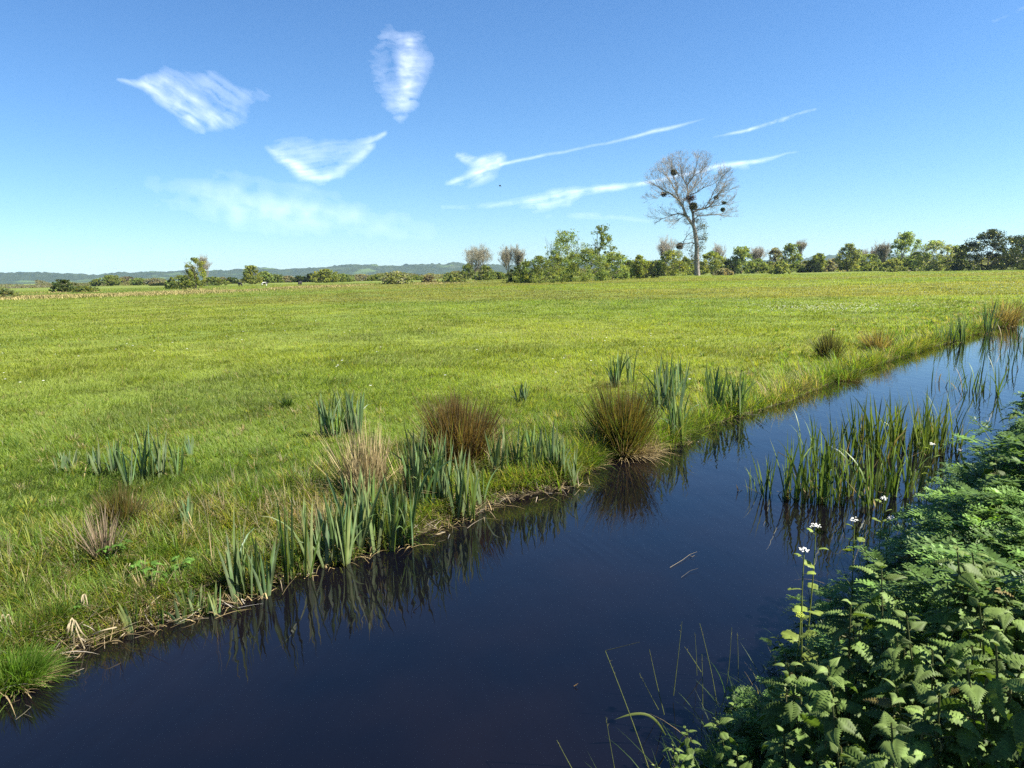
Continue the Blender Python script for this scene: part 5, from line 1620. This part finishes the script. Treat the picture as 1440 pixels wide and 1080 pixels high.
def ground_cover():
    """Low leaves and creeping stems that nobody could count, under the taller plants."""
    rs = np.random.default_rng(77)
    n = 9000
    u = rs.uniform(-0.6, 16, n) ; q = rs.uniform(-0.10, 2.6, n)
    v = vnear(u) - q
    x = u * D[0] + v * N2[0]; y = u * D[1] + v * N2[1]
    z = ground_z(x, y) + rs.uniform(0.0, 0.22, n)
    keep = (y > 0.4) & (np.hypot(x, y) > 1.1)
    P = np.stack([x, y, z], 1)[keep]; n = len(P)
    col = np.array([0.055, 0.095, 0.022]) * rs.uniform(0.5, 1.5, (n, 1))
    V, f, C = blades(P, rs.uniform(0.05, 0.13, n), rs.uniform(0.02, 0.05, n), rs.uniform(0, 6.28, n), rs.uniform(0.5, 1.3, n), rs.uniform(0.1, 1.0, n), col, 6, np.array([.25, .8, 1, .85, .5, 0]), fold=0.25)
    tag(link("undergrowth", np_mesh("undergrowth", V, f, C), M_HERB), kind="stuff")
    n = 9000
    u = rs.uniform(-0.6, 16, n); q = rs.normal(0.05, 0.12, n)
    v = vnear(u) - q
    x = u * D[0] + v * N2[0]; y = u * D[1] + v * N2[1]
    P = np.stack([x, y, np.maximum(ground_z(x, y), -0.03)], 1)
    col = np.array([0.05, 0.10, 0.018]) * rs.uniform(0.5, 1.5, (n, 1))
    dr = rs.random(n) < 0.12; col[dr] = np.array([0.28, 0.22, 0.10])
    out = math.atan2(N2[1], N2[0])
    V, f, C = blades(P, rs.uniform(0.12, 0.40, n), rs.uniform(0.003, 0.007, n), out + rs.normal(0, 0.9, n), rs.uniform(0.1, 0.8, n), rs.uniform(0.2, 1.6, n), col, 6)
    tag(link("waterside_grass", np_mesh("waterside_grass", V, f, C), M_GRASS), kind="stuff")


ground_cover()


# garlic mustard with white heads
def mustard(px, py, label, seed, q=0.06, big=1.0, leaves=7, name="garlic_mustard", petals=(0.80, 0.80, 0.74), group="white flowered garlic mustard along the near bank"):
    rs = np.random.default_rng(seed + 900)
    d = ray(np.array([float(px)]), np.array([float(py)]))[0]
    # walk along the sight line to the plane q metres behind the near waterline
    best = None
    for tt in np.linspace(1.2, 16, 1500):
        p = CAM + d * tt
        uu, vv = p[0] * D[0] + p[1] * D[1], p[0] * N2[0] + p[1] * N2[1]
        if float(vnear(np.array([uu]))[0]) - vv < q:
            best = p; break
    top = best
    b = np.array([top[0] + rs.normal(0, .03), top[1] + rs.normal(0, .03), 0.0]); b[2] = ground_z(b[:1], b[1:2])[0]
    H = top[2] - b[2]
    root = thing(name, b, label, "wildflower", group)
    T = top - b
    path = np.array([[0, 0, 0], T * 0.4 + rs.normal(0, .012, 3), T * 0.75 + rs.normal(0, .01, 3), T])
    st, lf, fl = MB(), MB(), MB()
    stem_tube(st, smooth_path(path, 8), 0.0042, 0.0022, (0.17, 0.21, 0.05))
    for k in range(leaves):
        f = 0.35 + 0.6 * k / (leaves - 1)
        p = smooth_path(path, 21)[int(f * 20)]
        a = k * 2.4 + rs.uniform(0, .6); el = rs.uniform(0.1, 0.6)
        dd = np.array([math.cos(a) * math.cos(el), math.sin(a) * math.cos(el), math.sin(el)])
        L_ = (0.075 - 0.045 * (f - 0.35) / 0.6) * rs.uniform(0.8, 1.2) * big
        stem_tube(st, [p, p + dd * 0.022], 0.0014, 0.001, (0.17, 0.21, 0.05), 4)
        toothed_leaf(lf, p + dd * 0.02, dd, L_, L_ * 0.85, np.array([0.165, 0.215, 0.04]) * rs.uniform(0.7, 1.2), droop=rs.uniform(0.2, 0.8), kind="heart", teeth=0.16, pleat=0.03, roll=rs.normal(0, .3))
    for k in range(26):
        g = rs.normal(size=3); g /= np.linalg.norm(g); g[2] = abs(g[2]) * 0.8
        c = T + g * 0.020 * big * rs.uniform(0.4, 1.1) + np.array([0, 0, 0.004])
        rr = 0.0042 * big
        for j in range(2):
            a1 = rs.uniform(0, np.pi)
            s1 = np.array([math.cos(a1), math.sin(a1), 0.25]) * rr; s2 = np.array([-math.sin(a1), math.cos(a1), 0.1]) * rr * 0.55
            fl.add([c - s1, c - s2, c + s1, c + s2], [[[0, 1, 2, 3]]], np.array(petals))
    st.build("stem", M_HERB, root); lf.build("foliage", M_HERB, root); fl.build("flower_head", M_PETAL, root)


for i, (px, py, lab) in enumerate((
        (1131, 776, "white flowered mustard leaning over the water, lowest and nearest of them"),
        (1147, 742, "white flowered mustard just above the nearest one, with a tall pale stem"),
        (1202, 733, "white flowered mustard between the nearest pair and the reed bed"),
        (1243, 703, "white flowered mustard standing before the black-footed reed clump"),
        (1252, 730, "short yellowish mustard head below the one by the black-footed reeds"),
        (1311, 626, "white flowered mustard beside the broad yellow green back reeds, first of two"),
        (1349, 634, "white flowered mustard beside the reed clump touching the bank, second of two"))):
    mustard(px, py, lab, i, q=0.05, big=1.15)
for i, (px, py, lab) in enumerate(((1126, 868, "bright lime green spurge like sprig at the edge of the nettle bank"), (1300, 668, "tall bright green leafy stem at the edge of the bank below the mustard flowers"), (1318, 690, "sunlit yellow green leafy stem leaning from the bank to the reeds"))):
    mustard(px, py, lab, 40 + i, q=0.16, leaves=9, name="leafy_sprig", petals=(0.34, 0.40, 0.05), group=None)


# hogweed like rosette plants: at the near bank's far end and bright ones on the far bank
def rosette(b, label, seed, size=0.16, n=12, col=(0.085, 0.17, 0.028), name="leafy_plant", cat="leafy plant"):
    rs = np.random.default_rng(seed + 1200)
    root = thing(name, b, label, cat)
    st, lf = MB(), MB()
    for k in range(n):
        a = k * 2.4 + rs.uniform(-.3, .3); h = size * rs.uniform(0.5, 1.5); r = size * rs.uniform(0.2, 0.8)
        tip = np.array([math.cos(a) * r, math.sin(a) * r, h])
        stem_tube(st, [(0, 0, 0), tip * (0.4, 0.4, 0.65), tip], 0.003, 0.002, np.asarray(col) * 1.2, 4)
        for j, da in enumerate((-0.9, 0, 0.9)):
            el = rs.uniform(-0.2, 0.4)
            dd = np.array([math.cos(a + da) * math.cos(el), math.sin(a + da) * math.cos(el), math.sin(el)])
            L_ = size * rs.uniform(0.42, 0.7) * (1.15 if j == 1 else 0.9)
            toothed_leaf(lf, tip, dd, L_, L_ * 0.62, np.asarray(col) * rs.uniform(0.65, 1.3), droop=rs.uniform(0.2, 0.9), rows=9, teeth=0.3, pleat=0.03, roll=rs.normal(0, .3))
    st.build("stem", M_HERB, root); lf.build("foliage", M_HERB, root)


for i, (px, py, sz, lab) in enumerate(((203, 822, 0.11, "bright green leafy plant on the bank above the dead reed mat"), (222, 826, 0.10, "bright green leafy plant touching the dead reed mat, larger leaved neighbour"),
                                       (252, 815, 0.10, "bright green leafy plant nearest the pale reed that points at the iris"), (163, 800, 0.11, "darker green leafy plant among grey dead stems on the left bank"), (100, 872, 0.08, "small leafy plant beside the folded white reeds"))):
    rosette(rooted(px, py), lab, i, sz, 11)
for i, (uu, qq, sz, lab) in enumerate(((10.0, 0.3, 0.28, "dark large leaved plant at the far upper end of the near bank"), (10.8, 0.7, 0.3, "broad leaved hogweed behind the dark large leaved plant on the near bank"),
                                       (7.2, 0.25, 0.30, "bright toothed leafy plant overhanging the reeds halfway along the near bank"), (5.4, 0.22, 0.26, "glossy leafy plant by the mustard flowers, nearer of two halfway along the bank"))):
    rosette(near_point(uu, qq), lab, 20 + i, sz, 12, (0.065, 0.12, 0.025))
for i, (uu, qq, lab) in enumerate(((0.95, 0.0, "dark lance leaved plant dipping to the water at the bottom edge of the nettles"), (1.25, -0.03, "lance leaved plant with a pale bud beside the thin grass stems"), (1.6, 0.02, "small lance leaved plant between grass stems and cow parsley"))):
    rs = np.random.default_rng(60 + i); b = near_point(uu, qq)
    root = thing("willowherb_plant", b, lab, "leafy plant"); st, lf = MB(), MB()
    for s_ in range(4):
        ox, oy = rs.normal(0, .06, 2); H = rs.uniform(.25, .42)
        path = np.array([[ox, oy, 0], [ox * 1.3, oy * 1.3, H * .5], [ox * 1.9, oy * 1.9, H]])
        stem_tube(st, path, .003, .0018, (.07, .09, .03), 5)
        for k in range(14):
            f = k / 13; p = path[0] * (1 - f) + path[2] * f; a = k * 1.57 + rs.uniform(-.3, .3); el = 0.2 + .6 * f
            toothed_leaf(lf, p, (math.cos(a) * math.cos(el), math.sin(a) * math.cos(el), math.sin(el)), rs.uniform(.06, .11) * (1.1 - .5 * f), .022, np.array([.06, .105, .03]) * rs.uniform(.7, 1.3), kind="lance", rows=8, teeth=.08, pleat=.01, droop=rs.uniform(.3, 1))
    st.build("stem", M_HERB, root); lf.build("foliage", M_HERB, root)

# single grass stems over the dark water, bottom of the picture
STEMS = [
    ([(851, 915), (872, 968), (894, 1027), (912, 1080)], "longest pale grass stem, snapped over at its top above the dark water", 0.004, True),
    ([(959, 874), (954, 920), (947, 978)], "straight grass stem rising highest, leaning a little towards the nettles", 0.003, False),
    ([(984, 877), (993, 912), (1002, 952), (1008, 990)], "grass stem with a fine tip curving over beside the straightest one", 0.003, False),
    ([(913, 913), (922, 955), (934, 1005)], "reddish tipped grass stem second from the snapped pale one", 0.003, False),
    ([(899, 947), (912, 972), (926, 998)], "dim thin grass stem low next to the reddish tipped one", 0.0025, False),
    ([(977, 890), (979, 915), (980, 950)], "short faint grass stem between the two tallest ones", 0.002, False),
    ([(1029, 882), (1026, 930), (1020, 980)], "grass stem close to the cow parsley edge, first of two parallel ones", 0.0025, False),
    ([(1037, 890), (1038, 925), (1038, 960)], "upright grass stem nearest the cow parsley edge, second of two parallel ones", 0.0025, False),
    ([(987, 920), (988, 960), (988, 995)], "bristly seeded grass stem rising from the lance leaved plants", 0.003, False),
    ([(963, 910), (974, 926), (986, 945)], "slanting pale straw crossing the other grass stems", 0.003, False),
    ([(852, 1008), (857, 1040), (864, 1080)], "short grass stem alone above the bottom edge near the snapped one", 0.0025, False),
    ([(783, 1041), (793, 1060), (806, 1084)], "small curved grass stem farthest out over the water at the bottom edge", 0.003, False),
]
for pl, lab, w, snapped in STEMS:
    fx, fy = pl[-1]
    b = at_z(np.array([float(fx)]), np.array([float(fy)]), 0.02)[0]
    uu, vv = uv(b[0], b[1])
    mm = MB()
    pts = [at_y(np.array([float(x)]), np.array([float(y)]), b[1])[0] for x, y in pl]
    if fy >= 1070:
        pts.append(pts[-1] + (pts[-1] - pts[-2]) * 0.25)
    P = smooth_path(pts, 10)
    stem_tube(mm, P, w * 0.35, w * 0.75, (0.14, 0.17, 0.06), 5)
    if snapped:
        q = at_y(np.array([899.0]), np.array([903.0]), b[1] - 0.1)[0]
        stem_tube(mm, smooth_path([P[0], (P[0] + q) / 2, q], 5), w * 0.4, w * 0.2, (0.22, 0.20, 0.10), 5)
    for k in range(1, 6):
        f = P[1] + (P[2] - P[1]) * rng.uniform(-0.6, 0.6)
        stem_tube(mm, [f, f + np.array([rng.normal(0, .004), rng.normal(0, .004), .010])], w * 0.35, 0.0003, (0.18, 0.17, 0.08), 4)
    o = mm.build("stalk_of_grass", M_HERB, None, P[-1], loc=P[-1])
    tag(o, lab, "grass stem")
bl = MB()
b = at_z(np.array([938.0]), np.array([1034.0]), 0.05)[0]
ribbon(bl, smooth_path([at_y(np.array([float(x)]), np.array([float(y)]), b[1])[0] for x, y in ((936, 1034), (926, 1016), (912, 1004), (896, 1003), (880, 1006), (864, 1012))], 14), 0.011, np.array((0.17, 0.21, 0.06)))
tag(bl.build("sedge", M_GRASS, None, b, loc=b), "broad arching grass blade reaching from the nettle edge over the dark water", "grass blade")


# floating bits
def floating(name, pls, label, cat, col, w):
    mm = MB()
    P = None
    for pl in pls:
        P = at_z(np.array([float(x) for x, y in pl]), np.array([float(y) for x, y in pl]), 0.006)
        P[:, 2] += np.linspace(0, 0.012, len(P))
        stem_tube(mm, P, w * 0.5, w * 0.25, np.asarray(col) * 0.7, 5)
    tag(mm.build(name, M_DRY, None, P[0], loc=P[0]), label, cat)


floating("floating_twig", [[(942, 798), (960, 788), (970, 781), (980, 778)], [(970, 781), (973, 784), (977, 783)]], "bent pale twig floating in mid water between the two banks", "twig", np.array((0.36, 0.31, 0.2)), 0.003)
floating("floating_twig", [[(958, 812), (970, 804), (982, 801)]], "thin faint twig floating just below the bent pale one", "twig", np.array((0.16, 0.15, 0.12)), 0.0025)
floating("floating_twig", [[(22, 1012), (34, 1004), (44, 996), (36, 994)], [(34, 1004), (46, 1012)]], "small forked grey twig floating near the left border", "twig", np.array((0.2, 0.18, 0.12)), 0.003)
floating("floating_leaf", [[(807, 965), (813, 964)], [(809, 963), (811, 967)]], "tiny brown leaf scrap floating alone on the dark water", "leaf", np.array((0.3, 0.2, 0.08)), 0.004)
